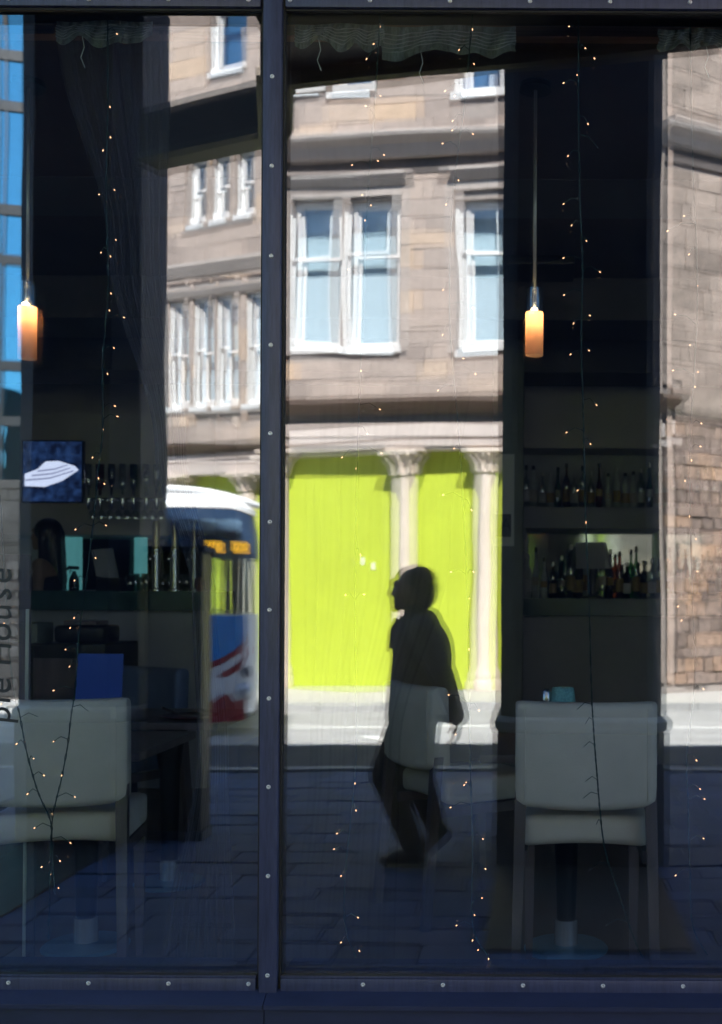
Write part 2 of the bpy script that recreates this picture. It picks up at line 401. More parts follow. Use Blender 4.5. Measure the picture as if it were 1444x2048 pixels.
def ashlar(fc, root, u0, u1, z0, z1, ch, ln, holes, m, name='stone', jit=0.012, face_out=0.045):
    z = z0; k = 0
    while z < z1 - 0.05:
        h = min(ch * random.uniform(0.8, 1.2), z1 - z)
        segs = [(u0, u1)]
        for hu0, hu1, hz0, hz1 in holes:
            if min(z + h, hz1) - max(z, hz0) > 0.02:
                ns = []
                for a_, b_ in segs:
                    if hu1 <= a_ or hu0 >= b_: ns.append((a_, b_)); continue
                    if hu0 > a_: ns.append((a_, hu0))
                    if hu1 < b_: ns.append((hu1, b_))
                segs = ns
        for a_, b_ in segs:
            u = a_
            while u < b_ - 0.03:
                l_ = ln * random.uniform(0.55, 1.35)
                if k % 2 and u == a_: l_ *= 0.6
                if b_ - u - l_ < ln * 0.3: l_ = b_ - u
                c = fc.pt(u + l_ / 2, face_out / 2 + random.uniform(-jit, jit), z + h / 2)
                piece(name, m, Matrix.Translation(c) @ fc.mtx() @ Matrix.Rotation(random.uniform(-2, 2) * (jit - 0.012), 4, 'Y') @ Matrix.Diagonal((max(l_ - 0.009, 0.02), face_out + 0.03, max(h - 0.009, 0.02), 1)), root)
                u += l_
        z += h; k += 1
def sash(fc, root, u0, u1, z0, z1, rail=None, blind=0.6, dep=0.2, f=0.07):
    """white sash window: frame, two sashes, panes, blind, sill"""
    rail = rail if rail is not None else (z0 + z1) / 2
    mb = MB()
    fc.box(mb, u0, u0 + f, -dep - 0.1, -dep + 0.09, z0, z1); fc.box(mb, u1 - f, u1, -dep - 0.1, -dep + 0.09, z0, z1)
    fc.box(mb, u0 + f, u1 - f, -dep - 0.1, -dep + 0.09, z1 - f, z1); fc.box(mb, u0 + f, u1 - f, -dep - 0.1, -dep + 0.09, z0, z0 + f * 1.3)
    w_ = mb.build('window', M_white, root)
    a, b = u0 + f + 0.002, u1 - f - 0.002
    for nm, za, zb, o in (('lower_sash', z0 + f * 1.3 + 0.002, rail + 0.03, -dep - 0.03), ('upper_sash', rail - 0.03, z1 - f - 0.002, -dep + 0.03)):
        mb = MB(); s_ = 0.05
        fc.box(mb, a, a + s_, o - 0.02, o + 0.02, za, zb); fc.box(mb, b - s_, b, o - 0.02, o + 0.02, za, zb)
        fc.box(mb, a + s_, b - s_, o - 0.02, o + 0.02, za, za + s_ * 1.1); fc.box(mb, a + s_, b - s_, o - 0.02, o + 0.02, zb - s_ * 1.1, zb)
        mb.build('sash', M_white, w_)
        mb = MB(); fc.box(mb, a + s_, b - s_, o - 0.004, o + 0.004, za + s_ * 1.1, zb - s_ * 1.1); mb.build('pane', M_wglass, w_)
    if blind:
        mb = MB(); fc.box(mb, a, b, -dep - 0.16, -dep - 0.15, z0, z0 + (z1 - z0) * blind); mb.build('blind', M_blind, w_)
        mb = MB(); fc.box(mb, a, b, -dep - 0.20, -dep - 0.19, z0, z1); mb.build('net_curtain', M_netc, w_)
    else:
        mb = MB(); fc.box(mb, a, b, -dep - 0.30, -dep - 0.28, z0, z1); mb.build('sky_reflection', M_sky_refl, w_)  # blue sheet paints the sky mirrored in these panes
    mb = MB(); fc.box(mb, u0 - 0.03, u1 + 0.03, -dep + 0.092, 0.07, z0 - 0.09, z0 + 0.035); mb.build('sill', M_white, w_)
    return w_

# ---- corner building: a front face and a rubble flank
FA = Face((-4.62, -15.7), (1.98, -14.7)); FB = Face((1.98, -14.7), (1.98 + 10.5, -14.7 - 5.78))
cb = thing('corner_building', (-1.3, -15.4, 0), 'sandstone corner building with lime green hoarding between cream columns on the ground floor', 'building')
zc = lambda py, px=700: FA.hit(px, py)[1]
uc = lambda px, py=550: FA.hit(px, py)[0]
TOP = 14.0
z_ent0, z_ent1 = zc(903), zc(797)
def win(px0, px1, py0, py1, fc=FA):
    ua, za = fc.hit(px0, py1); ub, zb = fc.hit(px1, py0); return (ua, ub, za, zb)
w1 = [win(586, 683, 394, 698), win(699, 800, 394, 698), win(926, 1020, 394, 698), win(1036, 1130, 394, 698), win(1215, 1300, 394, 698)]
w2 = [win(578, 652, -110, 186), win(672, 752, -110, 186), win(925, 1008, -110, 186), win(1026, 1106, -110, 186), win(1215, 1290, -110, 186)]
z_sc0, z_sc1 = zc(352), zc(284)
holes = w1 + w2
mb = MB(); cut_wall(FA, mb, 0, FA.len, z_ent1 - 0.3, TOP, holes, -0.45, 0.0)
FB.box(mb, 0.0, FB.len, -0.45, 0.0, 0, TOP)
mb.build('wall', M_joint, cb)
mb = MB(); FA.box(mb, -0.0, FA.len, -2.2, -2.1, 0, TOP); FA.box(mb, 0, 0.3, -5.5, -0.46, 0, TOP)
mb.hexa([FA.pt(0, -5, TOP), FA.pt(FA.len, -5, TOP), FA.pt(FA.len, 0, TOP), FA.pt(0, 0, TOP), FA.pt(0, -5, TOP + .2), FA.pt(FA.len, -5, TOP + .2), FA.pt(FA.len, 0, TOP + .2), FA.pt(0, 0, TOP + .2)])
mb.build('core', M_dark, cb)
random.seed(11)
hood = [(h[0] - 0.12, h[1] + 0.12, h[2] - 0.12, h[3] + 0.16) for h in w1] + [(h[0] - 0.05, h[1] + 0.05, h[2] - 0.1, h[3] + 0.1) for h in w2]
ashlar(FA, cb, 0, FA.len - 0.16, z_ent1 + 0.02, z_sc0 - 0.02, 0.31, 0.72, hood, M_stone)
ashlar(FA, cb, 0, FA.len - 0.16, z_sc1 + 0.02, 12.6, 0.31, 0.72, hood, M_stone)
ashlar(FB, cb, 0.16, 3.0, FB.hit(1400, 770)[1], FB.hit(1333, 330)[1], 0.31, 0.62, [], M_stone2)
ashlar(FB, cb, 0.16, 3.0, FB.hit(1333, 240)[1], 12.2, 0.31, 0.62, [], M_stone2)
ashlar(FB, cb, 0.22, 3.2, 0.15, FB.hit(1400, 836)[1], 0.22, 0.34, [], M_rubble, 'rubble_stone', 0.03, 0.06)
# corner quoin strip
mb = MB(); q = FA.pt(FA.len, 0, 0)
FA.box(mb, FA.len - 0.16, FA.len + 0.02, -0.2, 0.07, 0.2, TOP); FB.box(mb, -0.02, 0.15, -0.2, 0.07, 0.2, TOP)
mb.build('corner_pilaster', mat('pinkish corner stone', (0.40, 0.32, 0.275), 0.85, var=0.12, scale=3), cb)
# upper string course with its dark frieze
yy = lambda *a: [zc(v) for v in a]
a0, a1, a2, a3, a4, a5, a6 = yy(352, 346, 322, 316, 303, 294, 284)
for fc, u0, u1 in ((FA, 0, FA.len + 0.02), (FB, -0.02, 10)):
    MBx = MB(); fc.prof(MBx, u0, u1, [(0, a2), (0.14, a2), (0.18, a3), (0.24, a4), (0.38, a5), (0.40, a5 + 0.05), (0.38, a6), (0, a6 + 0.06)]); MBx.build('string_course', M_trim, cb)
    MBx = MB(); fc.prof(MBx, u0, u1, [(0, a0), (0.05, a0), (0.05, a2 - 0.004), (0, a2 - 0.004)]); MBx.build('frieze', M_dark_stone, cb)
# window architraves: hood moulds over each group of the first floor
for grp in ((0, 1), (2, 3), (4, 4)):
    ua, ub = w1[grp[0]][0] - 0.16, w1[grp[1]][1] + 0.16; zt = w1[0][3]
    mb = MB(); FA.prof(mb, ua - 0.08, ub + 0.08, [(0, zt + 0.16), (0.1, zt + 0.16), (0.16, zt + 0.22), (0.24, zt + 0.30), (0.24, zt + 0.36), (0, zt + 0.40)]); mb.build('hood_mould', M_trim, cb)
    mb = MB(); FA.box(mb, ua, ub, 0, 0.07, zt, zt + 0.158); FA.box(mb, ua, ua + 0.15, 0, 0.07, w1[0][2] - 0.1, zt - 0.002); FA.box(mb, ub - 0.15, ub, 0, 0.07, w1[0][2] - 0.1, zt - 0.002)
    mb.build('architrave', M_trim, cb)
    if grp[0] != grp[1]:
        mb = MB(); FA.box(mb, w1[grp[0]][1] + 0.004, w1[grp[1]][0] - 0.004, -0.2, 0.06, w1[0][2] - 0.1, zt - 0.002); mb.build('stone_mullion', M_trim, cb)
for h in w1: sash(FA, cb, *h, rail=zc(508), blind=0.52)
for h in w2: sash(FA, cb, *h, blind=0.0)
# entablature over the shop front
b0, b1, b2, b3, b4, b5, b6, b7 = yy(903, 897, 884, 878, 852, 846, 814, 797)
for fc, u0, u1, tall in ((FA, 0, FA.len + 0.02, True), (FB, -0.02, 0.35, True)):
    mb = MB(); fc.prof(mb, u0, u1, [(-0.4, b0), (0.02, b0), (0.02, b1), (0.06, b1), (0.08, b2), (0, b2), (-0.4, b2)]); mb.build('architrave_moulding', M_pink, cb)
    mb = MB(); fc.prof(mb, u0, u1, [(-0.4, b2 + 0.002), (0.0, b2 + 0.002), (0.0, b3), (0.06, b3), (0.06, b4), (-0.4, b4)]); mb.build('fascia', M_pink, cb)
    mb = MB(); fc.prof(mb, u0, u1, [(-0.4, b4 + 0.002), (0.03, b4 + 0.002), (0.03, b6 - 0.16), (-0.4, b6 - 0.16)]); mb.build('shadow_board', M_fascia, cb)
    mb = MB(); fc.prof(mb, u0, u1, [(-0.4, b6 - 0.158), (0.10, b6 - 0.158), (0.16, b6 - 0.05), (0.30, b6), (0.34, b6 + 0.05), (0.30, b7 - 0.03), (0.05, b7), (-0.4, b7)]); mb.build('cornice', M_brown, cb)
mb = MB(); zz0 = FB.hit(1400, 832)[1]; zz1 = FB.hit(1400, 772)[1]
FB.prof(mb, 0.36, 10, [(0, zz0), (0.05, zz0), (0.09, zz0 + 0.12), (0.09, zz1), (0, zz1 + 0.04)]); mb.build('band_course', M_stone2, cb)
mb = MB(); FB.box(mb, 2.5, 2.6, 0.08, 0.18, 0.1, FB.hit(1400, 990)[1]); mb.build('downpipe', M_pink, cb)
# hoarding, panel by panel
gu = [uc(v) for v in (548, 618, 692, 770, 838, 905, 975, 1050, 1130, 1215, 1300)]
for i, (ua, ub) in enumerate(zip(gu, gu[1:])):
    mb = MB(); FA.box(mb, ua + 0.003, ub - 0.003, -0.34, -0.30 + random.uniform(0, 0.004), 0.0, b0 - 0.003); mb.build('hoarding_panel', M_lime, cb)
mb = MB(); ua_, za_ = FA.hit(729, 1132); ub_, zb__ = FA.hit(738, 1118); FA.box(mb, ua_, ub_, -0.295, -0.285, za_, zb__); mb.build('site_notice', M_white, cb)
# cream columns with flared leafy capitals
def column(px, root, fc=FA, top=None, r=0.165):
    u = fc.hit(px, 1100)[0]; top = top or b0
    c = fc.pt(u, -0.14, 0)
    mb = MB().lathe(c, [(r * 1.42, 0), (r * 1.42, 0.16), (r * 1.25, 0.2), (r * 1.3, 0.28), (r * 1.1, 0.36), (r, 0.42), (r * 0.98, 1.6), (r * 0.9, top - 0.42)], 20)
    sh = mb.build('column', M_cream, root, auto=40)
    mb = MB().lathe(c, [(r * 0.9, top - 0.418), (r * 1.08, top - 0.40), (r * 0.95, top - 0.37), (r * 1.05, top - 0.26), (r * 1.45, top - 0.12), (r * 1.9, top - 0.07)], 20)
    for k in range(8):
        a = k * math.pi / 4
        d = Vector((math.cos(a), math.sin(a), 0))
        for s_, hh in ((1.0, 0.0), (1.35, 0.12)):
            mb.tube([c + d * r * 0.95 + Vector((0, 0, top - 0.38 + hh)), c + d * r * 1.15 * s_ + Vector((0, 0, top - 0.24 + hh * 0.8)), c + d * r * 1.5 * s_ + Vector((0, 0, top - 0.20 + hh * 0.8)), c + d * r * 1.45 * s_ + Vector((0, 0, top - 0.235 + hh * 0.8))], [0.05, 0.045, 0.03, 0.015], 6)
    fc.box(mb, u - r * 1.95, u + r * 1.95, -0.14 - r * 1.9, -0.14 + r * 1.9, top - 0.068, top - 0.002)
    mb.build('capital', M_cream, sh, auto=40)
for px in (553, 811, 972, 1230): column(px, cb)
# ---- set-back wing to the left
FW = Face((-12.0, -23.02), (-4.2, -19.93))
wb = thing('wing_building', (-8, -21.5, 0), 'set-back sandstone wing with narrow white sash windows behind the bus', 'building')
def ww(*l): return [win(*v, fc=FW) for v in l]
v1 = ww((350, 379, 602, 815), (399, 430, 592, 812), (446, 478, 587, 808), (504, 538, 580, 804))
v2 = ww((388, 416, 318, 447), (434, 462, 308, 438), (482, 512, 297, 430))
v3 = ww((428, 494, -120, 143), (300, 330, -60, 160))
zw = lambda py, px=430: FW.hit(px, py)[1]
e0, e1 = zw(950), zw(888)
WT = 17.0
mb = MB(); cut_wall(FW, mb, 0, FW.len, e1 - 0.3, WT, v1 + v2 + v3, -0.4, 0); mb.build('wall', M_joint, wb)
mb = MB(); FW.box(mb, 0, FW.len, -2.2, -2.1, 0, WT); FW.box(mb, 0, 0.3, -6, -0.41, 0, WT); FW.box(mb, 0, FW.len, -6, -0.01, WT + 0.002, WT + 0.2); mb.build('core', M_dark, wb)
random.seed(5)
sc0, sc1 = zw(548), zw(520)
hl = [(h[0] - 0.1, h[1] + 0.1, h[2] - 0.1, h[3] + 0.12) for h in v1 + v2 + v3]
ashlar(FW, wb, 2.9, FW.len - 0.8, e1 + 0.02, sc0 - 0.02, 0.36, 0.75, hl, M_stone)
ashlar(FW, wb, 2.9, FW.len - 0.8, sc1 + 0.02, 15.2, 0.36, 0.75, hl, M_stone)
mb = MB(); FW.prof(mb, 0, FW.len, [(0, sc0), (0.08, sc0), (0.2, sc1 - 0.08), (0.2, sc1), (0, sc1 + 0.03)]); mb.build('string_course', M_trim, wb)
for i, h in enumerate(v1 + v2 + v3): 
    sash(FW, wb, *h, blind=0.0 if i > 3 else 0.3, dep=0.16, f=0.045)
for g_ in (v1, v2):
    ua, ub, zt = g_[0][0] - 0.12, g_[-1][1] + 0.12, max(h[3] for h in g_)
    mb = MB(); FW.prof(mb, ua, ub, [(0, zt + 0.02), (0.08, zt + 0.02), (0.16, zt + 0.18), (0.16, zt + 0.22), (0, zt + 0.25)]); mb.build('hood_mould', M_trim, wb)
    zb = min(h[2] for h in g_)
    mb = MB(); FW.prof(mb, ua, ub, [(0, zb - 0.25), (0.05, zb - 0.25), (0.12, zb - 0.15), (0.12, zb - 0.092), (0, zb - 0.092)]); mb.build('sill_course', M_trim, wb)
g_ = [e0 + (e1 - e0) * t for t in (0, 0.16, 0.36, 0.42, 0.62, 0.68, 0.9, 1)]
mb = MB(); FW.prof(mb, 0, FW.len, [(-0.4, g_[0]), (0.04, g_[0]), (0.08, g_[2]), (0.0, g_[2]), (0.0, g_[3]), (0.05, g_[3]), (0.05, g_[4]), (-0.4, g_[4])]); mb.build('fascia', M_pink, wb)
mb = MB(); FW.prof(mb, 0, FW.len, [(-0.4, g_[4] + 0.002), (0.02, g_[4] + 0.002), (0.02, g_[5]), (0.2, g_[6]), (0.26, g_[6]), (0.26, g_[7] - 0.04), (0, g_[7]), (-0.4, g_[7])]); mb.build('cornice', M_brown, wb)
n_ = 7
for i in range(n_):
    ua, ub = FW.len * i / n_, FW.len * (i + 1) / n_
    mb = MB(); FW.box(mb, ua + 0.003, ub - 0.003, -0.35, -0.3, 0, g_[0] - 0.003); mb.build('hoarding_panel', M_lime, wb)
for px in (493, 352): column(px, wb, FW, g_[0], 0.2)
# ---- blue glass office far to the left
M_office = sheet_glass('blue office glass', 0.7, (0.05, 0.16, 0.22), (0.22, 0.70, 0.92), wave=0.01, wscale=0.7)
M_offback = mat('office interior', (0.02, 0.10, 0.16), 0.9, var=0.4, scale=0.4)
M_offmul = mat('office mullion', (0.02, 0.025, 0.03), 0.4)
FO = Face((-34.0, -27.0), (-16.55, -32.0))
ob = thing('glass_office_building', (-25, -31, 0), 'blue glass curtain-wall office with black mullions beyond the left column', 'building')
mb = MB(); FO.box(mb, 0, FO.len, -1.2, -1.0, 0, 26); FO.box(mb, 0, FO.len, -8, -0.2, 26.002, 26.3); mb.build('core', M_offback, ob)
nu = 24
zs = [0, 3.6, 7.2, 9.0, 12.4, 14.0, 17.4, 19.0, 22.5, 26]
for i in range(nu):
    for j in range(len(zs) - 1):
        if i < nu - 7: continue
        mb = MB(); ua, ub = FO.len * i / nu, FO.len * (i + 1) / nu
        t_ = random.uniform(-0.012, 0.012)
        FO.box(mb, ua + 0.03, ub - 0.03, -0.02 + t_, 0.0 + t_, zs[j] + 0.03, zs[j + 1] - 0.03); mb.build('pane', M_office, ob)
mb = MB(); FO.box(mb, 0, FO.len * (nu - 7) / nu, -0.02, 0.0, 0, 26); mb.build('glazing', M_office, ob)
for i in range(nu - 7, nu + 1):
    mb = MB(); u = FO.len * i / nu; FO.box(mb, u - 0.06, u + 0.06, -0.1, 0.12, 0, 26); mb.build('mullion', M_offmul, ob)
for z in zs:
    mb = MB(); FO.box(mb, 0, FO.len + 0.1, -0.1, 0.08, z - 0.16, z + 0.16); mb.build('transom', M_offmul, ob)
gw = thing('added_screen_wall', (-11, -13.6, 0), 'added dark stone wall hiding the sunlit pavement below the glass office', 'wall')  # wall added to block the bright pavement; stone darkened as if shaded
MB().box((-16, -13.95, -0.05), (-7.9, -13.6, 3.2)).build('core', M_joint2, gw)
MB().cbox((-16.05, -14.02, 3.202), (-7.82, -13.53, 3.34), 0.02).build('coping', M_greystone, gw)
FG = Face((-16, -13.6), (-7.9, -13.6)); random.seed(17)
ashlar(FG, gw, 4.4, 8.1, 0.0, 3.2, 0.3, 0.6, [], M_greystone)
MB().box((-16, -13.599, 0), (-11.6, -13.55, 3.2)).build('render_face', M_greystone, gw)

# ==================================================================== CAFE BUILDING
GX = lambda px, Y=-0.04: P(px, 1000, Y).x
GZ = lambda py, px=1000, Y=-0.04: P(px, py, Y).z
mull = P(540, 1000, -0.032).x
BAY = 1.5
Z0 = P(1000, 1951, 0).z; Z1 = P(900, 2, 0).z
XS = [mull + BAY * k for k in (-2, -1, 0, 1, 2)]
cafe = thing('cafe_building', (0, 0, 0), 'cafe shopfront of dark blue metal frames with large reflecting panes', 'building')
MG_out = sheet_glass('coated outer pane', 0.18, (0.93, 0.975, 1.0), wave=0.0016, wscale=1.1, dirt=0.005)
MG_in = sheet_glass('coated inner pane', 0.26, (0.88, 0.95, 0.985), wave=0.0018, wscale=1.3)
MG_clear = sheet_glass('clear pane back', 0.0, (1, 1, 1))
def pane(name, xa, xb, y, m, ang, tilt):
    t = 0.006; xm = (xa + xb) / 2; zm = (Z0 + Z1) / 2
    vs = []
    for yy_ in (0, t):
        for x, z in ((xa, Z0), (xb, Z0), (xb, Z1), (xa, Z1)):
            vs.append(Vector((x, y + yy_ + (x - xm) * math.tan(ang) + (z - zm) * math.tan(tilt), z)))
    o = mk(name, vs, [(0, 1, 2, 3), (4, 7, 6, 5), (0, 4, 5, 1), (1, 5, 6, 2), (2, 6, 7, 3), (3, 7, 4, 0)], m, cafe)
    o.data.materials.append(MG_clear)
    for f in o.data.polygons[1:]: f.material_index = 1
    return o
angs = [(0.0006, 0.0), (0.0, 0.0002), (-0.0004, 0.0), (0.0008, 0.0)]
for k in range(4):
    a_, t_ = angs[k]
    pane('outer_pane', XS[k] + 0.02, XS[k + 1] - 0.02, 0.0, MG_out, a_, t_)
    pane('inner_pane', XS[k] + 0.02, XS[k + 1] - 0.02, 0.026, MG_in, a_ + (0.0030 if k < 2 else 0.0046), t_ + 0.0005)
def screw(c, parent, r=0.0062):
    mb = MB(); n = 14
    # axis along -Y
    vs = []; prof = [(r, 0), (r, -0.0012), (r * 0.8, -0.003), (r * 0.42, -0.0034), (r * 0.36, -0.0018), (0.0004, -0.0016)]
    for rr, yy_ in prof:
        for i in range(n):
            t = 2 * math.pi * i / n; vs.append((c[0] + rr * math.cos(t), c[1] + yy_, c[2] + rr * math.sin(t)))
    fs = [(j * n + i, j * n + (i + 1) % n, (j + 1) * n + (i + 1) % n, (j + 1) * n + i) for j in range(len(prof) - 1) for i in range(n)]
    mb.add(vs, fs); return mb.build('screw', M_screw, parent, smooth=True)
zr0, zr1 = P(540, 1989, -0.026).z, P(540, 1957, -0.026).z        # bottom rail
zt0 = P(900, 15, -0.026).z; zt1 = zt0 + 0.085
screw_z = [P(540, v, -0.032).z for v in (-25, 153, 332, 512, 690, 867, 1044, 1220, 1397, 1574, 1752, 1951)]
for k, x in enumerate(XS):
    m_ = MB().cbox((x - 0.0255, -0.032, zr0 - 0.001), (x + 0.0255, -0.004, 3.6), 0.004).build('mullion', M_frame, cafe, auto=40)
    MB().box((x - 0.033, -0.014, zr0), (x - 0.0258, -0.001, 3.3)).build('gasket', M_gasket, m_)
    MB().box((x + 0.0258, -0.014, zr0), (x + 0.031, -0.001, 3.3)).build('gasket', M_gasket, m_)
    MB().box((x - 0.012, 0.034, zr0), (x + 0.010, 0.07, 3.3)).build('inner_mullion', M_frame, m_)
    if k in (2,):
        for z in screw_z: screw((x, -0.032, z), m_)
for k in range(4):
    xa, xb = XS[k] + 0.0335, XS[k + 1] - 0.0345
    br = MB().cbox((xa, -0.026, zr0), (xb, -0.004, zr1), 0.004).build('bottom_rail', M_frame, cafe, auto=40)
    MB().box((xa, -0.016, zr1 + 0.0005), (xb, -0.001, Z0 + 0.004)).build('gasket', M_gasket, br)
    MB().box((xa, -0.022, zr1 + 0.001), (xb, -0.0162, zr1 + 0.005)).build('bead', M_frame, br)
    MB().box((xa, 0.034, Z0 - 0.25), (xb, 0.13, Z0 + 0.002)).build('inner_sill', M_frame, br)
    tr = MB().cbox((xa, -0.026, zt0), (xb, -0.004, zt1), 0.004).build('top_rail', M_frame, cafe, auto=40)
    MB().box((xa, -0.014, zt0 - 0.005), (xb, -0.001, zt0 - 0.0005)).build('gasket', M_gasket, tr)
    if k in (1, 2):
        zs_ = P(700, 1969, -0.026).z; sp = 160.0 * (D - 0.026) / F
        n0 = XS[2] - 0.0605 if k == 1 else XS[2] + 0.036
        for i in range(9):
            x = (P(497, 1968, -0.026).x - i * sp) if k == 1 else (P(566, 1968, -0.026).x + i * sp)
            if xa + 0.01 < x < xb - 0.01: screw((x, -0.026, zs_), br)
            x = P(740, 4, -0.026).x + (i - 1) * sp if k == 2 else P(497, 4, -0.026).x - i * sp
            if xa + 0.01 < x < xb - 0.01: screw((x, -0.026, zt0 + 0.018), tr)
xj = P(530, 2020, -0.05).x
for xa, xb in ((-4.0, xj - 0.0012), (xj + 0.0012, 3.4)):
    zc0 = P(900, 1991, -0.06).z; zc1 = P(900, 2012, -0.07).z
    MB().prism([Vector((xa, y, z)) for y, z in ((0.02, zc0), (-0.02, zc0), (-0.075, zc1), (-0.075, zc1 - 0.012), (-0.06, zc1 - 0.014), (-0.06, 0.0), (0.02, 0.0))], (0, 0, 0), (xb - xa, 0, 0)).build('sill_flashing', M_cill, cafe)
M_cafewall = mat('charcoal cafe cladding', (0.06, 0.06, 0.065), 0.6, var=0.2, scale=1.2)
mb = MB()
mb.box((-14, 0.05, 3.62), (-1.2, 0.6, 13.8)); mb.box((-1.2, 0.05, 3.62), (22, 0.6, 10.3)); mb.box((-1.2, 0.05, 10.302), (-0.9, 9, 13.8))  # left part raised out of view so its shadow covers the bus front
mb.box((-14, -0.02, 0), (XS[0] - 0.04, 0.6, 3.618)); mb.box((XS[4] + 0.04, -0.02, 0), (22, 0.6, 3.618)); mb.box((XS[0] - 0.03, 0.02, zt1 + 0.002), (XS[4] + 0.03, 0.05, 3.618))
mb.box((-14, 0.602, 13.5), (-1.202, 10, 13.8)); mb.box((-1.2, 0.602, 10.0), (22, 10, 10.299))
mb.build('upper_wall', M_cafewall, cafe)
MB().box((-14, 10.0, 0), (22, 10.3, 10)).build('rear_wall', M_cafewall, cafe)
for k in range(9):
    for z in (5.0, 8.0):
        x = -12 + k * 3.2
        f = MB(); f.box((x, -0.01, z), (x + 1.8, 0.049, z + 0.06)); f.box((x, -0.01, z + 1.54), (x + 1.8, 0.049, z + 1.6)); f.box((x, -0.01, z + 0.062), (x + 0.06, 0.049, z + 1.538)); f.box((x + 1.74, -0.01, z + 0.062), (x + 1.8, 0.049, z + 1.538))
        wn = f.build('window', M_frame, cafe); MB().box((x + 0.061, 0.03, z + 0.062), (x + 1.739, 0.048, z + 1.538)).build('pane', M_office, wn)

# canopy over the door side of the window and the curved beam that carries on to the left column
can = thing('canopy', (0.5, -1.2, 4.2), 'black flat canopy jutting out over the window, seen along the top of the wide pane', 'canopy')
cz = 4.2
cp = [(-1.31, -0.06), (-1.31, -2.47), (0.9, -2.0), (4.5, -1.45), (4.5, -0.06)]
MB().prism([Vector((x, y, cz)) for x, y in cp], (0, 0, 0), (0, 0, 0.35)).build('slab', M_canopy, can)
mb = MB()
for (xa, ya), (xb, yb) in zip(cp[1:4], cp[2:5]):
    d = Vector((xb - xa, yb - ya, 0)); n = Vector((d.y, -d.x, 0)).normalized()
    mb.prism([Vector((xa, ya, cz - 0.07)), Vector((xb, yb, cz - 0.07)), Vector((xb, yb, cz - 0.07)) + n * 0.05, Vector((xa, ya, cz - 0.07)) + n * 0.05], (0, 0, 0), (0, 0, 0.40))
mb.build('edge_trim', M_canopy_edge, can)
bm_ = thing('canopy_beam', (-2.1, -3.4, 4.2), 'black curved beam running from the canopy to the left column', 'beam')
bp_ = [(-1.36, -2.52), (-1.50, -3.12), (-1.56, -3.26), (-1.95, -3.44), (-2.25, -3.58), (-2.42, -3.66)]
mb = MB(); me_ = MB()
def strip(mbx, pts, wd, z0, z1):
    L = []
    for i, (x, y) in enumerate(pts):
        a_ = Vector(pts[max(i - 1, 0)]); b_ = Vector(pts[min(i + 1, len(pts) - 1)]); d = (b_ - a_).normalized(); n = Vector((-d.y, d.x)) * wd / 2
        L.append((Vector((x, y)) + n, Vector((x, y)) - n))
    for (a, b), (c, d) in zip(L, L[1:]):
        mbx.hexa([Vector((*a, z0)), Vector((*b, z0)), Vector((*d, z0)), Vector((*c, z0)), Vector((*a, z1)), Vector((*b, z1)), Vector((*d, z1)), Vector((*c, z1))])
strip(mb, bp_, 0.16, cz + 0.042, cz + 0.32); mb.build('web', M_canopy, bm_)
strip(me_, bp_, 0.2, cz, cz + 0.04); me_.build('bottom_flange', M_canopy_edge, bm_)
# two chamfered street columns
def pillar(x, y, r, label, ch=0.09):
    t = thing('street_column', (x, y, 0), label, 'column', 'street columns in front of the cafe')
    c = (x, y, 0)
    def ring(k, z, ch=ch):
        h_ = r * k; q = h_ - ch
        return [(x + a, y + b, z) for a, b in ((-q, h_), (q, h_), (h_, q), (h_, -q), (q, -h_), (-q, -h_), (-h_, -q), (-h_, q))]
    def stack(lv, name, m):
        vs = []; fs = []
        for k, z in lv: vs += ring(k, z)
        for j in range(len(lv) - 1): fs += [(j * 8 + i, j * 8 + (i + 1) % 8, j * 8 + 8 + (i + 1) % 8, j * 8 + 8 + i) for i in range(8)]
        fs += [tuple(range(7, -1, -1)), tuple((len(lv) - 1) * 8 + i for i in range(8))]
        return MB().add(vs, fs).build(name, m, t)
    stack([(1, 0.86), (1, 5.5)], 'shaft', M_pillar); stack([(1.04, 0), (1.04, 0.76)], 'plinth', M_pillar)
    stack([(1.0, 0.762), (1.05, 0.775), (1.07, 0.79), (1.07, 0.83), (1.05, 0.845), (1.0, 0.858)], 'collar', M_collar)
    MB().cbox((x - r * 1.0, y + r * 1.05, -0.02), (x + r * 0.9, y + r + 1.55, 0.012), 0.004).build('added_dark_apron', mat('black reflection patch', (0.012, 0.013, 0.016), 0.7), t)  # dark slab added to carry the column's dark reflection towards the glass
    return t
pillar(0.255, -3.76, 0.485, 'dark square street column with pale collar mirrored behind the wide pane\'s chair')
pillar(-2.93, -4.14, 0.385, 'dark square street column mirrored in the narrow pane between bus and glass office', 0.14)
uc_ = thing('stand_in_cabinet', (-2.32, -4.0, 0), 'added black cabinet standing in for a dark shape between column and bus', 'cabinet')  # invented cabinet, stands in for an unidentified dark shape hiding the bus
MB().cbox((-2.50, -4.10, 0.06), (-2.15, -3.9, 1.84), 0.012).build('body', M_canopy, uc_)
MB().cbox((-2.52, -4.12, 1.842), (-2.13, -3.88, 1.88), 0.01).build('cap', M_pillar, uc_)
MB().cbox((-2.47, -3.898, 0.12), (-2.18, -3.888, 1.76), 0.004).build('door', M_canopy, uc_)
MB().box((-2.51, -4.11, 0.0), (-2.14, -3.89, 0.058)).build('plinth', M_pillar, uc_)
MB().box((-9, -3.95, 5.502), (9, -3.55, 5.75)).build('colonnade_beam', M_canopy)
tag(COL.objects['colonnade_beam'], 'long dark beam resting on top of the two street columns', 'beam')

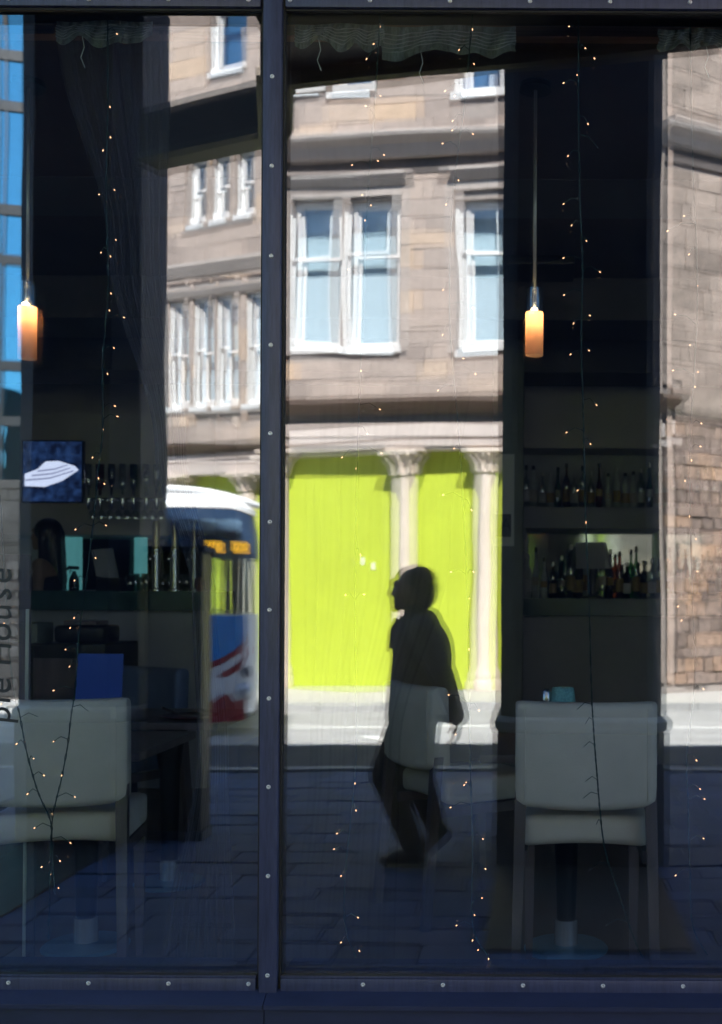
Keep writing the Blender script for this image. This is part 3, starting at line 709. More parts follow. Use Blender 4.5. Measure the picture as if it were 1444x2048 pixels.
# ==================================================================== BUS
M_bwhite = mat('white bus paint', (0.72, 0.73, 0.75), 0.3, var=0.04, coat=0.5)
M_bblue = mat('blue bus livery', (0.015, 0.25, 0.68), 0.3, var=0.08, scale=3, coat=0.5)
M_bred = mat('dark red bus livery', (0.26, 0.012, 0.02), 0.35, var=0.1, coat=0.4)
M_bdark = mat('tinted upper bus glass', (0.02, 0.04, 0.085), 0.08, var=0.3, scale=2)
M_bglass = sheet_glass('bus side glass', 0.10, (0.85, 0.9, 0.88))
M_black = mat('black rubber', (0.012, 0.012, 0.013), 0.6)
M_sticker = mat('amber lit display', (0.85, 0.42, 0.02), 0.5, var=0.04, emit=(1.0, 0.50, 0.03), estr=0.55)
M_ink = mat('black ink', (0.02, 0.02, 0.02), 0.6)
M_redink = mat('red ink', (0.45, 0.03, 0.03), 0.6)
M_chrome = mat('bright chrome', (0.75, 0.75, 0.76), 0.12, 1.0, var=0.03)
M_lamp = mat('headlamp lens', (0.55, 0.56, 0.6), 0.08, 0.3, var=0.05)
M_seat = mat('bus seat moquette', (0.03, 0.04, 0.08), 0.9, var=0.3, scale=30)
M_sign = mat('printed route band', (0.10, 0.17, 0.26), 0.25, var=0.7, scale=9, stretch=(1.0, 1, 4))
BP = 10.05                                        # near side of the bus, metres from the glass
bx1 = Q(526, 1225, BP).x
bus = thing('single_decker_bus', (bx1 - 0.2, -BP, -0.1), 'white, blue and red single-decker bus facing the window in front of the wing building', 'bus')
def footprint(x1, x0, yf, yr, r=0.34, ins=0.0):
    pts = []; xa, xb, y0, y1 = x1 - ins, x0 + ins, yf, yr + ins; n = 7
    for i in range(n + 1):
        t = i / n * math.pi / 2; pts.append((xb + r - r * math.cos(t), y0 - r + r * math.sin(t)))
    for i in range(n + 1):
        t = i / n * math.pi / 2; pts.append((xa - r + r * math.sin(t), y0 - r + r * math.cos(t)))
    pts += [(xa, y1 + 0.12), (xa - 0.12, y1), (xb + 0.12, y1), (xb, y1 + 0.12)]
    return pts[::-1]
def shell(name, rings, m, parent, capt=True, capb=True, auto=35):
    """rings: list of (footprint, z)"""
    mb = MB(); n = len(rings[0][0]); vs = []; fs = []
    for fpt, z in rings: vs += [(x, y, z if not callable(z) else z(x)) for x, y in fpt]
    for j in range(len(rings) - 1):
        for i in range(n): fs.append((j * n + i, j * n + (i + 1) % n, (j + 1) * n + (i + 1) % n, (j + 1) * n + i))
    if capb: fs.append(tuple(range(n - 1, -1, -1)))
    if capt: fs.append(tuple((len(rings) - 1) * n + i for i in range(n)))
    return mb.add(vs, fs).build(name, m, parent, auto=auto)
bx0 = bx1 - 2.5
def fpz(ins, fr): return footprint(bx1, bx0, -BP - fr, -BP - 8.4, ins=ins)
zb = lambda py, px=470: Q(px, py, BP).z
zw0, zw1, zr_, zrt = zb(1226), zb(1118), zb(1006), zb(975, 330)
droop = lambda x, z, k=0.16: z - k * abs((x - (bx1 - 1.25)) / 1.25) ** 2.6
body = shell('body', [(fpz(0.06, 0.0), 0.16), (fpz(0.0, 0.0), 0.5), (fpz(0.0, 0.0), zw0)], M_bwhite, bus)
shell('window_glass', [(fpz(0.012, 0.02), zw0 + 0.002), (fpz(0.012, 0.04), zw1)], M_bglass, bus, False, False)
shell('upper_panel', [(fpz(0.0, 0.04), zw1 + 0.001), (fpz(0.015, 0.08), lambda x: droop(x, (zw1 + zr_) / 2, 0.04)), (fpz(0.06, 0.14), lambda x: droop(x, zr_))], M_bdark, bus)
shell('roof', [(fpz(0.04, 0.13), lambda x: droop(x, zr_ + 0.002)), (fpz(0.03, 0.13), lambda x: droop(x, zr_ + 0.06)), (fpz(0.12, 0.2), lambda x: droop(x, zrt - 0.04, 0.14)), (fpz(0.4, 0.5), lambda x: droop(x, zrt, 0.12))], M_bwhite, bus)
MB().tube([Vector((bx1 - 2.4 + t * 2.4, -BP - 0.3, droop(bx1 - 2.4 + t * 2.4, zrt - 0.01, 0.19))) for t in [i / 12 for i in range(13)]], 0.04, 8).build('roof_rail', M_bwhite, bus, smooth=True)
for px in (330, 428, 455, 477):
    x = Q(px, 1170, BP).x; wd_ = 0.03 if px != 330 else 0.06
    MB().box((x - wd_, -BP - 0.16, zw0 + 0.003), (x + wd_, -BP - 0.10, zw1)).build('window_post', M_black, bus)
for i in range(5):
    y = -BP - 1.6 - i * 1.6
    for x in (bx1 - 0.06, bx0 + 0.06): MB().box((x - 0.03, y - 0.04, zw0 + 0.003), (x + 0.03, y + 0.04, zw1)).build('window_post', M_black, bus)
for i in range(5):
    for x in (bx1 - 0.65, bx0 + 0.65):
        y = -BP - 3.0 - i * 0.95
        MB().cbox((x - 0.4, y - 0.05, 0.85), (x + 0.4, y + 0.05, zw0 - 0.05), 0.03).build('seat_back', M_seat, bus)
side = lambda pts, dz=0.004: [Vector((min(Q(px + 9, py, BP).x, bx1 - 0.2), -BP + dz, Q(px, py, BP).z)) for px, py in pts]
def decal(name, pts, m, dz):
    o = MB().prism(side(pts, 0.002), (0, 0, 0), (0, dz, 0)).build(name, m, body); return o
cur = [(330, 1338), (380, 1330), (415, 1320), (440, 1310), (462, 1296), (480, 1278), (492, 1258), (500, 1230)]
decal('blue_panel', [(140, 1229), (140, 1325), (200, 1340)] + cur, M_bblue, 0.003)
decal('red_stripe', [(200, 1362), (330, 1354), (380, 1345), (415, 1334), (440, 1323), (466, 1306), (486, 1284), (499, 1260), (500, 1231), (501, 1231)][:8] + [(492, 1258), (480, 1278.6), (462, 1296.6), (440, 1310.6), (415, 1320.6), (380, 1330.6), (330, 1338.6), (200, 1341)], M_bred, 0.003)
decal('red_swoosh', [(430, 1348), (470, 1322), (502, 1304), (502, 1312), (475, 1334), (445, 1352)], M_bred, 0.003)
decal('red_skirt', [(200, 1405), (420, 1402), (436, 1388), (452, 1384), (462, 1402), (480, 1396), (502, 1386), (502, 1440), (200, 1444)], M_bred, 0.003)
def yface(c): return Matrix.Translation(c) @ Matrix.Rotation(R(180), 4, 'Z') @ Matrix.Rotation(R(90), 4, 'X')
text('fleet_number', '134', 0.13, yface(Vector((Q(491, 1299, BP).x, -BP + 0.008, zb(1299)))), M_redink, body)
for px in (435, 484):
    c = Q(px, 1093, BP); st = MB().box((c.x - 0.10, -BP + 0.004, c.z - 0.06), (c.x + 0.10, -BP + 0.008, c.z + 0.06)).build('destination_display', M_sticker, bus)
    text('display_text', 'DAY', 0.10, yface(Vector((c.x, -BP + 0.0095, c.z))), M_ink, st, 0.2)
ca_, cb_ = Q(365, 1062, BP), Q(486, 1040, BP)
MB().box((ca_.x, -BP + 0.003, ca_.z), (cb_.x, -BP + 0.006, cb_.z)).build('route_band', M_sign, bus)
c = Q(505, 1380, BP); MB().ball((bx1 - 0.2, -BP - 0.07, c.z), (0.12, 0.13, 0.12), 16, 10).build('headlight', M_lamp, bus, smooth=True)
c = Q(495, 1341, BP); MB().prism([Vector((c.x + 0.05 * math.cos(t * math.pi / 8), -BP + 0.002, c.z + 0.07 * math.sin(t * math.pi / 8))) for t in range(16)], (0, 0, 0), (0, 0.004, 0)).build('fuel_flap', M_seat, body)
for dy in (2.4, 6.4):
    for x in (bx1 - 0.17, bx0 + 0.17):
        c = Vector((x, -BP - dy, 0.38)); mb = MB(); n = 28; vs = []
        pr = [(0.27, -0.13), (0.42, -0.14), (0.48, -0.11), (0.48, 0.11), (0.42, 0.14), (0.27, 0.13)]
        for r_, o_ in pr:
            for i in range(n): vs.append((c.x + o_, c.y + r_ * math.cos(2 * math.pi * i / n), c.z + r_ * math.sin(2 * math.pi * i / n)))
        mb.add(vs, [(j * n + i, j * n + (i + 1) % n, (j + 1) % 6 * n + (i + 1) % n, (j + 1) % 6 * n + i) for j in range(6) for i in range(n)])
        wh = mb.build('wheel', M_black, bus, auto=40)
        MB().tube([c + Vector((-0.08, 0, 0)), c + Vector((0.08, 0, 0))], 0.26, 24).build('rim', M_chrome, wh)

bus.rotation_euler = (0, 0, R(-18))

# ==================================================================== PEOPLE
M_skin = mat('skin', (0.42, 0.26, 0.19), 0.55, var=0.08, scale=20)
M_jacket = mat('dark navy jacket cloth', (0.038, 0.046, 0.072), 0.9, var=0.25, scale=14, bump=0.3, bscale=40)
M_trouser = mat('charcoal trouser cloth', (0.022, 0.021, 0.024), 0.9, var=0.25, scale=14, bump=0.3, bscale=40)
M_shoe = mat('black shoe leather', (0.012, 0.011, 0.011), 0.4)
M_hair = mat('dark grey hair', (0.05, 0.045, 0.045), 0.6, var=0.3, scale=60, stretch=(1, 1, 0.2))
M_eye = mat('eye white', (0.6, 0.6, 0.6), 0.2)
M_bag = mat('black bag', (0.014, 0.014, 0.016), 0.6)
def head(mb, c, k=1.0):
    c = Vector(c); b = lambda o, r, **kw: mb.ball(c + Vector(o) * k, tuple(v * k for v in r), 16, 12)
    b((0.02, 0, 0.035), (0.098, 0.075, 0.095)); b((-0.03, 0, -0.02), (0.07, 0.066, 0.085)); b((-0.03, 0, -0.07), (0.062, 0.05, 0.055))
    b((-0.076, 0, -0.105), (0.024, 0.026, 0.02)); b((-0.085, 0, 0.04), (0.02, 0.05, 0.018)); b((-0.09, 0, -0.062), (0.014, 0.024, 0.010)); b((-0.088, 0, -0.08), (0.014, 0.024, 0.009))
    mb.capsule(c + Vector((-0.09, 0, 0.022)) * k, c + Vector((-0.106, 0, -0.024)) * k, 0.011 * k, 0.015 * k)
    for s in (-1, 1):
        b((0.015, s * 0.077, -0.005), (0.022, 0.012, 0.034)); b((-0.062, s * 0.045, -0.02), (0.03, 0.026, 0.03))
def hand(mb, w_, d, side_, curl=0.5, k=1.0, grip=None):
    """palm from wrist w_ along d, five fingers bent towards `grip`, thumb from the side of the palm"""
    w_ = Vector(w_); d = Vector(d).normalized(); g = Vector(grip); g = (g - d * g.dot(d)).normalized(); s = d.cross(g) * side_
    pc = w_ + d * 0.05 * k
    for t in (-0.028, -0.009, 0.010, 0.028): mb.capsule(w_ + d * 0.01, w_ + d * 0.085 * k + s * t * k, 0.018 * k, 0.013 * k, 8)
    for t, L in ((-0.032, 0.07), (-0.011, 0.085), (0.011, 0.08), (0.031, 0.062)):
        p0 = w_ + d * 0.085 * k + s * t * k; a = 0.0; q = p0
        for seg in range(3):
            a += curl * (0.55 + 0.25 * seg); dr = d * math.cos(a) + g * math.sin(a); e = q + dr * L * k * (0.44, 0.32, 0.26)[seg]
            mb.capsule(q, e, (0.0105, 0.0095, 0.0085)[seg] * k, (0.0095, 0.0085, 0.0075)[seg] * k, 8); q = e
    t0 = w_ + d * 0.03 * k - s * 0.03 * k; t1 = t0 + (d * 0.7 - s * 0.7 + g * 0.4).normalized() * 0.04 * k; t2 = t1 + (d * 0.85 - s * 0.1 + g * 0.6).normalized() * 0.034 * k
    mb.capsule(t0, t1, 0.014 * k, 0.012 * k, 8); mb.capsule(t1, t2, 0.012 * k, 0.009 * k, 8)
PP = 3.31
po = Q(834, 1733, PP); po.z = 0.002
per = thing('person', po, 'person in dark jacket and trousers walking along the pavement with one hand at the collar', 'person')
L_ = lambda x, y, z: po + Vector((x, y, z))
pel, che, nek, hd = L_(0.0, 0, 0.90), L_(0.0, 0, 1.27), L_(0.0, 0, 1.44), L_(-0.045, 0, 1.605)
kn1, an1 = L_(-0.155, 0.085, 0.53), L_(0.0, 0.075, 0.11); kn2, an2 = L_(0.01, -0.09, 0.48), L_(0.115, -0.085, 0.20)
h1, h2 = L_(0.0, 0.09, 0.88), L_(0.01, -0.09, 0.88)
s1, e1_, wr1 = L_(0.06, 0.195, 1.375), L_(0.185, 0.25, 1.11), L_(0.262, 0.23, 0.865)
s2, e2_, wr2 = L_(0.01, -0.195, 1.385), L_(-0.02, -0.24, 1.13), L_(-0.105, -0.06, 1.255)
mb = MB(); head(mb, hd)
mb.capsule(nek, hd + Vector((0.02, 0, -0.05)), 0.062, 0.058)
mb.ball(che, (0.12, 0.17, 0.20), 16, 10); mb.ball(L_(0, 0, 1.05), (0.115, 0.15, 0.2), 16, 10); mb.ball(pel, (0.12, 0.16, 0.12), 16, 10)
for s_, e_, w_ in ((s1, e1_, wr1), (s2, e2_, wr2)):
    mb.capsule(nek + Vector((0, 0, -0.04)), s_, 0.06, 0.058); mb.capsule(s_, e_, 0.05, 0.04); mb.capsule(e_, w_, 0.04, 0.027)
hand(mb, wr1, (-0.05, -0.05, -1), 1, 0.55, 1.08, (-1, 0, 0)); hand(mb, wr2, (-0.25, 0.35, 0.9), 1, 0.95, 1.0, (1, 0.2, 0))
for h_, k_, a_ in ((h1, kn1, an1), (h2, kn2, an2)): mb.capsule(h_, k_, 0.085, 0.056); mb.capsule(k_, a_, 0.056, 0.036)
mb.capsule(an1 + Vector((0.02, 0, -0.05)), an1 + Vector((-0.15, 0, -0.065)), 0.035, 0.028); mb.capsule(an2 + Vector((0.01, 0, -0.02)), an2 + Vector((-0.055, 0, -0.125)), 0.035, 0.028)
bd = remeshed('body', mb, M_skin, per, 0.009, 3)
for s_ in (-1, 1): MB().ball(hd + Vector((-0.082, s_ * 0.03, 0.012)), 0.0125, 10, 8).build('eye', M_eye, bd, smooth=True)
mb = MB()                                       # jacket
mb.ball(L_(0.005, 0, 1.27), (0.155, 0.205, 0.22), 20, 12); mb.ball(L_(0.0, 0, 1.06), (0.145, 0.185, 0.24), 20, 12)
mb.lathe(L_(0.03, 0, 0), [(0.2, 0.835), (0.198, 0.9), (0.188, 1.05), (0.172, 1.25)], 24); mb.ball(L_(0.085, 0, 1.20), (0.135, 0.19, 0.24), 20, 12)
mb.capsule(L_(0.0, 0.0, 1.40), L_(-0.01, 0, 1.475), 0.10, 0.078); mb.capsule(L_(0.10, 0, 1.28), L_(0.06, 0, 1.42), 0.10, 0.085)
for s_, e_, w_ in ((s1, e1_, wr1), (s2, e2_, wr2)):
    mb.capsule(L_(0.02, 0, 1.39), s_, 0.085, 0.083); mb.capsule(s_, e_, 0.085, 0.074); mb.capsule(e_, e_ + (w_ - e_) * 0.93, 0.074, 0.06)
jk = remeshed('jacket', mb, M_jacket, per, 0.012, 3)
mb = MB().capsule(wr1 + Vector((-0.105, -0.02, 0.0)), wr1 + Vector((0.0, 0, 0.005)), 0.022, 0.03); mb.build('cuff', M_jacket, jk, smooth=True)
# jacket creases and lapel
mb = MB().tube([L_(-0.10, 0.02, 1.44), L_(-0.145, 0.0, 1.36), L_(-0.16, 0, 1.25)], [0.02, 0.016, 0.008], 8); mb.build('lapel', M_jacket, jk, smooth=True)
mb = MB(); mb.ball(pel + Vector((0, 0, -0.02)), (0.165, 0.19, 0.17), 16, 10)
for h_, k_, a_ in ((h1, kn1, an1), (h2, kn2, an2)):
    mb.capsule(h_, k_, 0.135, 0.098); mb.capsule(k_, k_ + (a_ - k_) * 0.94, 0.098, 0.072)
remeshed('trousers', mb, M_trouser, per, 0.012, 3)
for a_, tp, hl_ in ((an1, Vector((-0.175, 0, -0.07)), Vector((0.045, 0, -0.062))), (an2, Vector((-0.06, 0, -0.145)), Vector((0.045, 0, -0.03)))):
    mb = MB().capsule(a_ + hl_, a_ + tp, 0.047, 0.036); mb.capsule(a_ + hl_ * 0.6, a_ + Vector((0, 0, 0.0)), 0.048, 0.05); mb.capsule(a_ + Vector((-0.01, 0, -0.02)), a_ + tp * 0.6, 0.048, 0.04)
    remeshed('shoe', mb, M_shoe, per, 0.01, 2)
mb = MB(); mb.ball(hd + Vector((0.052, 0, 0.042)), (0.096, 0.09, 0.098), 20, 14); mb.ball(hd + Vector((0.09, 0, -0.02)), (0.068, 0.09, 0.1), 16, 10)
hr = remeshed('hair', mb, M_hair, per, 0.012, 1)
random.seed(21); mb = MB()
for i in range(420):
    a = random.uniform(-2.0, 2.0); b_ = random.uniform(-0.7, 1.35); d = Vector((math.cos(a) * math.cos(b_), math.sin(a) * math.cos(b_), math.sin(b_)))
    if d.x < -0.1 and d.z < 0.9: continue
    o = hd + Vector((0.03, 0, 0.02)) + Vector((d.x * 0.1, d.y * 0.085, d.z * 0.1)); back = Vector((0.9, random.uniform(-0.4, 0.4), random.uniform(-0.8, 0.1))).normalized()
    L = random.uniform(0.02, 0.055)
    mb.tube([o, o + (d * 0.5 + back * 0.6) * L * 0.55, o + (d * 0.45 + back * 0.9) * L], [0.0028, 0.0018, 0.0006], 3)
st = mb.build('hair_strands', M_hair, hr); tag(st, kind='stuff')

# ==================================================================== CAFE ROOM
FZ = 0.28
M_floor = mat('dark timber floor', (0.18, 0.14, 0.12), 0.45, var=0.35, scale=4, stretch=(1, 0.15, 1))
M_wallin = mat('taupe plaster wall', (0.74, 0.68, 0.64), 0.8, var=0.1, scale=2)
M_ceil = mat('charcoal ceiling', (0.13, 0.12, 0.125), 0.8, var=0.15, scale=2)
M_ceil2 = mat('grey-blue bulkhead', (0.16, 0.18, 0.20), 0.8, var=0.1, scale=2)
M_pier = mat('grey-green wall panel', (0.22, 0.24, 0.21), 0.7, var=0.1)
M_wood = mat('dark stained wood', (0.15, 0.12, 0.125), 0.4, var=0.3, scale=14, stretch=(1, 1, 0.1))
M_batten = mat('brown wood batten', (0.42, 0.26, 0.19), 0.6, var=0.35, scale=30, stretch=(0.1, 1, 4))
M_leather = mat('cream leather', (0.84, 0.77, 0.66), 0.45, var=0.06, scale=10, bump=0.12, bscale=180)
M_leather2 = mat('slate blue leather', (0.12, 0.16, 0.26), 0.5, var=0.1, scale=10)
M_blackm = mat('black plastic', (0.012, 0.012, 0.014), 0.35, var=0.1)
M_bar = mat('dark bar panel', (0.40, 0.405, 0.43), 0.5, var=0.15, scale=1.5)
M_bartop = mat('green-black bar top', (0.06, 0.12, 0.12), 0.25, var=0.2, scale=4)
M_mirror = mat('back bar mirror', (0.62, 0.68, 0.60), 0.06, 1.0, var=0.03)
M_brass = mat('brushed brass', (0.52, 0.42, 0.2), 0.3, 1.0, var=0.08)
M_steel = mat('brushed steel', (0.55, 0.56, 0.57), 0.25, 1.0, var=0.05)
M_paper = mat('white paper', (0.72, 0.72, 0.66), 0.7, var=0.03)
M_blue = mat('blue card', (0.035, 0.11, 0.55), 0.45, var=0.08)
M_turq = mat('turquoise crackle glass', (0.25, 0.62, 0.66), 0.25, var=0.35, scale=120)
M_pinkb = mat('dusty pink board', (0.30, 0.20, 0.19), 0.8, var=0.08)
M_terra = mat('terracotta', (0.42, 0.17, 0.09), 0.7)
def st_(name, mb, m): o = mb.build(name, m); tag(o, kind='structure'); return o
st_('floor', MB().box((-7, 0.14, FZ - 0.2), (6, 7.0, FZ)), M_floor)
CZ = 3.45
st_('ceiling', MB().box((-7, 0.055, CZ), (6, 7.0, CZ + 0.15)), M_ceil)
st_('wall_back', MB().box((-7, 6.6, FZ), (6, 6.8, CZ - 0.001)), M_wallin)
st_('wall_left', MB().box((-7.2, 0.61, 0), (-7.002, 7, CZ)), M_wallin)
st_('wall_right', MB().box((6.002, 0.61, 0), (6.2, 7, CZ)), M_wallin)
# dropped ceiling bands across the room
for Y, py0, py1 in ((1.9, 262, 330), (3.4, 600, 640), (4.6, 655, 745)):
    zb_ = P(1180, py1, Y).z
    st_('ceiling_bulkhead', MB().box((-7, Y, zb_), (6, Y + 0.5, CZ - 0.002)), M_ceil2 if Y < 3 else M_ceil)
vt = thing('ceiling_vent', P(1130, 300, 2.2), 'slatted air vent in the dropped ceiling behind the right pendant', 'vent')
c = P(1130, 300, 2.2); zv = P(1180, 330, 1.9).z
MB().box((c.x - 0.35, 1.95, zv - 0.02), (c.x + 0.35, 2.35, zv - 0.002)).build('frame', M_ceil, vt)
for i in range(6): MB().box((c.x - 0.32, 1.98 + i * 0.06, zv - 0.035), (c.x + 0.32, 2.0 + i * 0.06, zv - 0.021)).build('slat', M_ceil2, vt)
# curtain batten inside the window head
zb0, zb1 = P(900, 72, 0.3).z, P(900, 51, 0.3).z
bt = MB().box((-3.6, 0.3, zb0), (2.2, 0.34, zb1)).build('curtain_batten', M_batten); tag(bt, 'long brown wooden batten across the top of both panes inside', 'batten')
MBp = MB().box((-3.6, 0.36, zb1 - 0.0), (2.2, 0.5, CZ - 0.001)); pe = MBp.build('pelmet', M_ceil); tag(pe, 'dark pelmet above the brown curtain batten', 'pelmet')
# ---- seating
def cushion(mb, x0, x1, y0, y1, z0, z1, r=0.02, bend=0.0, lean=0.0, n=14, zc_=0.0):
    nr = 4; prof = []
    for cx, cz_, a0 in ((y1 - r, z1 - r, 0), (y0 + r, z1 - r, 90), (y0 + r, z0 + r, 180), (y1 - r, z0 + r, 270)):
        for i in range(nr + 1): a = R(a0 + 90 * i / nr); prof.append((cx + r * math.cos(a), cz_ + r * math.sin(a)))
    k = len(prof); vs = []; fs = []; cy_ = (y0 + y1) / 2; cz0 = (z0 + z1) / 2; xs = []
    for i in range(n + 1):
        t = i / n; xs.append((x0 + (x1 - x0) * t, 1.0))
    xs = [(x0 + 0.002, 0.80), (x0 + r * 0.25, 0.93)] + [(x0 + r + (x1 - x0 - 2 * r) * i / n, 1.0) for i in range(n + 1)] + [(x1 - r * 0.25, 0.93), (x1 - 0.002, 0.80)]
    w_ = (x1 - x0) / 2; xm = (x0 + x1) / 2
    for x, s in xs:
        b_ = bend * ((x - xm) / w_) ** 2
        for y, z in prof:
            sy = s; sz = 1 - (1 - s) * (y1 - y0) / max(z1 - z0, 0.01) if (z1 - z0) > (y1 - y0) else s
            vs.append((x, cy_ + (y - cy_) * sy + b_ + lean * (z - z0), cz0 + (z - cz0) * sz + zc_ * (1 - ((x - xm) / w_) ** 2) * (1 if z < cz0 else 0.35)))
    for j in range(len(xs) - 1):
        for i in range(k): fs.append((j * k + i, j * k + (i + 1) % k, (j + 1) * k + (i + 1) % k, (j + 1) * k + i))
    fs.append(tuple(range(k - 1, -1, -1))); fs.append(tuple((len(xs) - 1) * k + i for i in range(k)))
    return mb.add(vs, fs)
def chair(loc, rot, label, leather, sc=(1, 1, 1)):
    t = thing('dining_chair', (0, 0, 0), label, 'chair', 'cafe dining chairs')
    cushion(MB(), -0.233, 0.233, -0.045, 0.035, 0.605, 0.93, 0.028, 0.03, -0.03, zc_=-0.012).build('backrest', leather, t, auto=60)
    cushion(MB(), -0.215, 0.215, 0.05, 0.47, 0.462, 0.562, 0.03, 0, 0, zc_=0.012).build('seat', leather, t, auto=60)
    for s in (-1, 1):
        mb = MB().hexa([Vector(v) for v in ((s * 0.228 - 0.014, -0.06, 0), (s * 0.228 + 0.014, -0.06, 0), (s * 0.228 + 0.014, -0.025, 0), (s * 0.228 - 0.014, -0.025, 0), (s * 0.212 - 0.019, -0.01, 0.66), (s * 0.212 + 0.019, -0.01, 0.66), (s * 0.212 + 0.019, 0.03, 0.66), (s * 0.212 - 0.019, 0.03, 0.66))]); mb.build('leg', M_wood, t)
        mb = MB().hexa([Vector(v) for v in ((s * 0.19 - 0.012, 0.42, 0), (s * 0.19 + 0.012, 0.42, 0), (s * 0.19 + 0.012, 0.445, 0), (s * 0.19 - 0.012, 0.445, 0), (s * 0.19 - 0.02, 0.40, 0.46), (s * 0.19 + 0.02, 0.40, 0.46), (s * 0.19 + 0.02, 0.44, 0.46), (s * 0.19 - 0.02, 0.44, 0.46))]); mb.build('leg', M_wood, t)
        MB().box((s * 0.20 - 0.01, 0.035, 0.42), (s * 0.20 + 0.01, 0.40, 0.458)).build('side_rail', M_wood, t)
    MB().box((-0.19, 0.39, 0.42), (0.19, 0.41, 0.457)).build('front_rail', M_wood, t)
    MB().cbox((-0.175, -0.052, 0.64), (-0.13, -0.046, 0.655), 0.002)
    for s in (-1, 1):
        MB().tube([Vector((s * 0.2, -0.0455 + 0.022 - 0.03 * (z - 0.605), z)) for z in (0.625, 0.7, 0.78, 0.86, 0.91)], 0.0028, 6).build('seam', leather, t, smooth=True)
    t.location = loc; t.rotation_euler = (0, 0, rot); t.scale = sc
    return t
def at(px, Y, z): v = P(px, 1500, Y); return (v.x, Y, z)
chair(at(1172, 0.42, FZ), R(-0.5), 'cream leather dining chair with its back to the wide pane, fairy lights hanging over it', M_leather, (0.965, 0.93, 1.02))
chair(at(108, 0.42, FZ), R(9), 'cream leather dining chair cut by the left edge of the narrow pane', M_leather, (0.965, 0.93, 1.02))
chair(at(822, 1.35, FZ + 0.0), R(-58), 'cream leather dining chair seen through the walking person\'s silhouette', M_leather)
chair(at(305, 2.3, FZ), R(150), 'slate blue leather chair behind the table with the cutlery plate', M_leather2)
def table(px, Y, label, shape=0.3):
    x = P(px, 1500, Y).x
    t = thing('pedestal_table', (x, Y, FZ), label, 'table', 'pedestal cafe tables')
    c = (x, Y, FZ)
    MB().lathe(c, [(0.0, 0.0), (0.15, 0.0), (0.153, 0.006), (0.145, 0.014), (0.05, 0.022)], 40).build('base_plate', mat('blue enamelled base', (0.14, 0.30, 0.38), 0.4), t, auto=30)
    MB().lathe(c, [(0.043, 0.0225), (0.043, 0.11)], 28).build('chrome_sleeve', mat('glint-streaked chrome', (0.92, 0.90, 0.86), 0.2, 0.65, var=0.3, scale=60, stretch=(1, 1, 0.02)), t, auto=30)  # pale streaky colour stands in for bright reflections on the chrome
    MB().lathe(c, [(0.036, 0.1105), (0.045, 0.5), (0.075, 0.715)], 24).build('post', M_blackm, t, auto=30)
    MB().cbox((x - shape, Y - shape, FZ + 0.717), (x + shape, Y + shape, FZ + 0.747), 0.006).build('table_top', M_wood, t)
    return Vector((x, Y, FZ + 0.748))
t1 = table(1134, 0.93, 'dark pedestal table in front of the wide pane\'s cream chair')
t2 = table(174, 0.93, 'dark pedestal table in front of the narrow pane\'s cream chair')
t3 = table(340, 1.8, 'dark pedestal table with a cutlery plate beside the slate blue chair')
# things on the tables
c = P(1126, 1400, 0.95); c.z = t1.z
o = MB().lathe(c, [(0.062, 0), (0.064, 0.004), (0.062, 0.02), (0.04, 0.198), (0.037, 0.2), (0.057, 0.022)], 28, False).build('candle_holder', M_turq, None, smooth=True); tag(o, 'turquoise crackle glass candle holder just above the cream chair back', 'candle holder')
c = P(1093, 1400, 0.95); c.z = t1.z
t = thing('salt_shaker', c, 'small glass salt shaker beside the turquoise candle holder', 'shaker')
MB().lathe(c, [(0.018, 0), (0.02, 0.01), (0.016, 0.15)], 16).build('jar', sheet_glass('shaker glass', 0.25, (0.6, 0.75, 0.8)), t, smooth=True)
MB().lathe(c, [(0.018, 0.1505), (0.019, 0.18), (0.008, 0.195)], 16).build('cap', M_chrome, t, auto=40)
c = Vector((P(378, 1432, 1.65).x, 1.65, t3.z))
M_plum = mat('plum plate glaze', (0.10, 0.02, 0.03), 0.25)
o = MB().lathe(c, [(0.0, 0.0), (0.07, 0.0), (0.12, 0.014), (0.122, 0.017), (0.07, 0.005), (0.0, 0.004)], 32, False).build('plate', M_plum, None, smooth=True); tag(o, 'plum red plate on the table beside the slate blue chair', 'plate')
for i, (x0, y0, x1, y1, z1) in enumerate(((-0.10, -0.05, -0.045, 0.0, 0.03), (-0.02, -0.06, 0.05, -0.05, 0.02), (0.06, -0.05, 0.12, -0.05, 0.02))):
    o = MB().tube([c + Vector((x0, y0, 0.022 + (0.03 if i == 0 else 0))), c + Vector((x1, y1, 0.02))], [0.006, 0.004], 6).build('cutlery_knife', M_steel); tag(o, ['steel knife sticking up from the plum plate', 'steel knife lying flat across the middle of the plum plate', 'steel knife lying at the outer rim of the plum plate'][i], 'knife')
a_, b_ = P(148, 1308, 1.15), P(240, 1402, 1.15)
o = MB().hexa([(a_.x, 1.15, t2.z), (b_.x, 1.15, t2.z), (b_.x, 1.156, t2.z), (a_.x, 1.156, t2.z), (a_.x, 1.18, a_.z), (b_.x, 1.18, a_.z), (b_.x, 1.186, a_.z), (a_.x, 1.186, a_.z)]).build('menu_card', M_blue); tag(o, 'blue menu card standing on the table behind the cut-off cream chair', 'menu card')
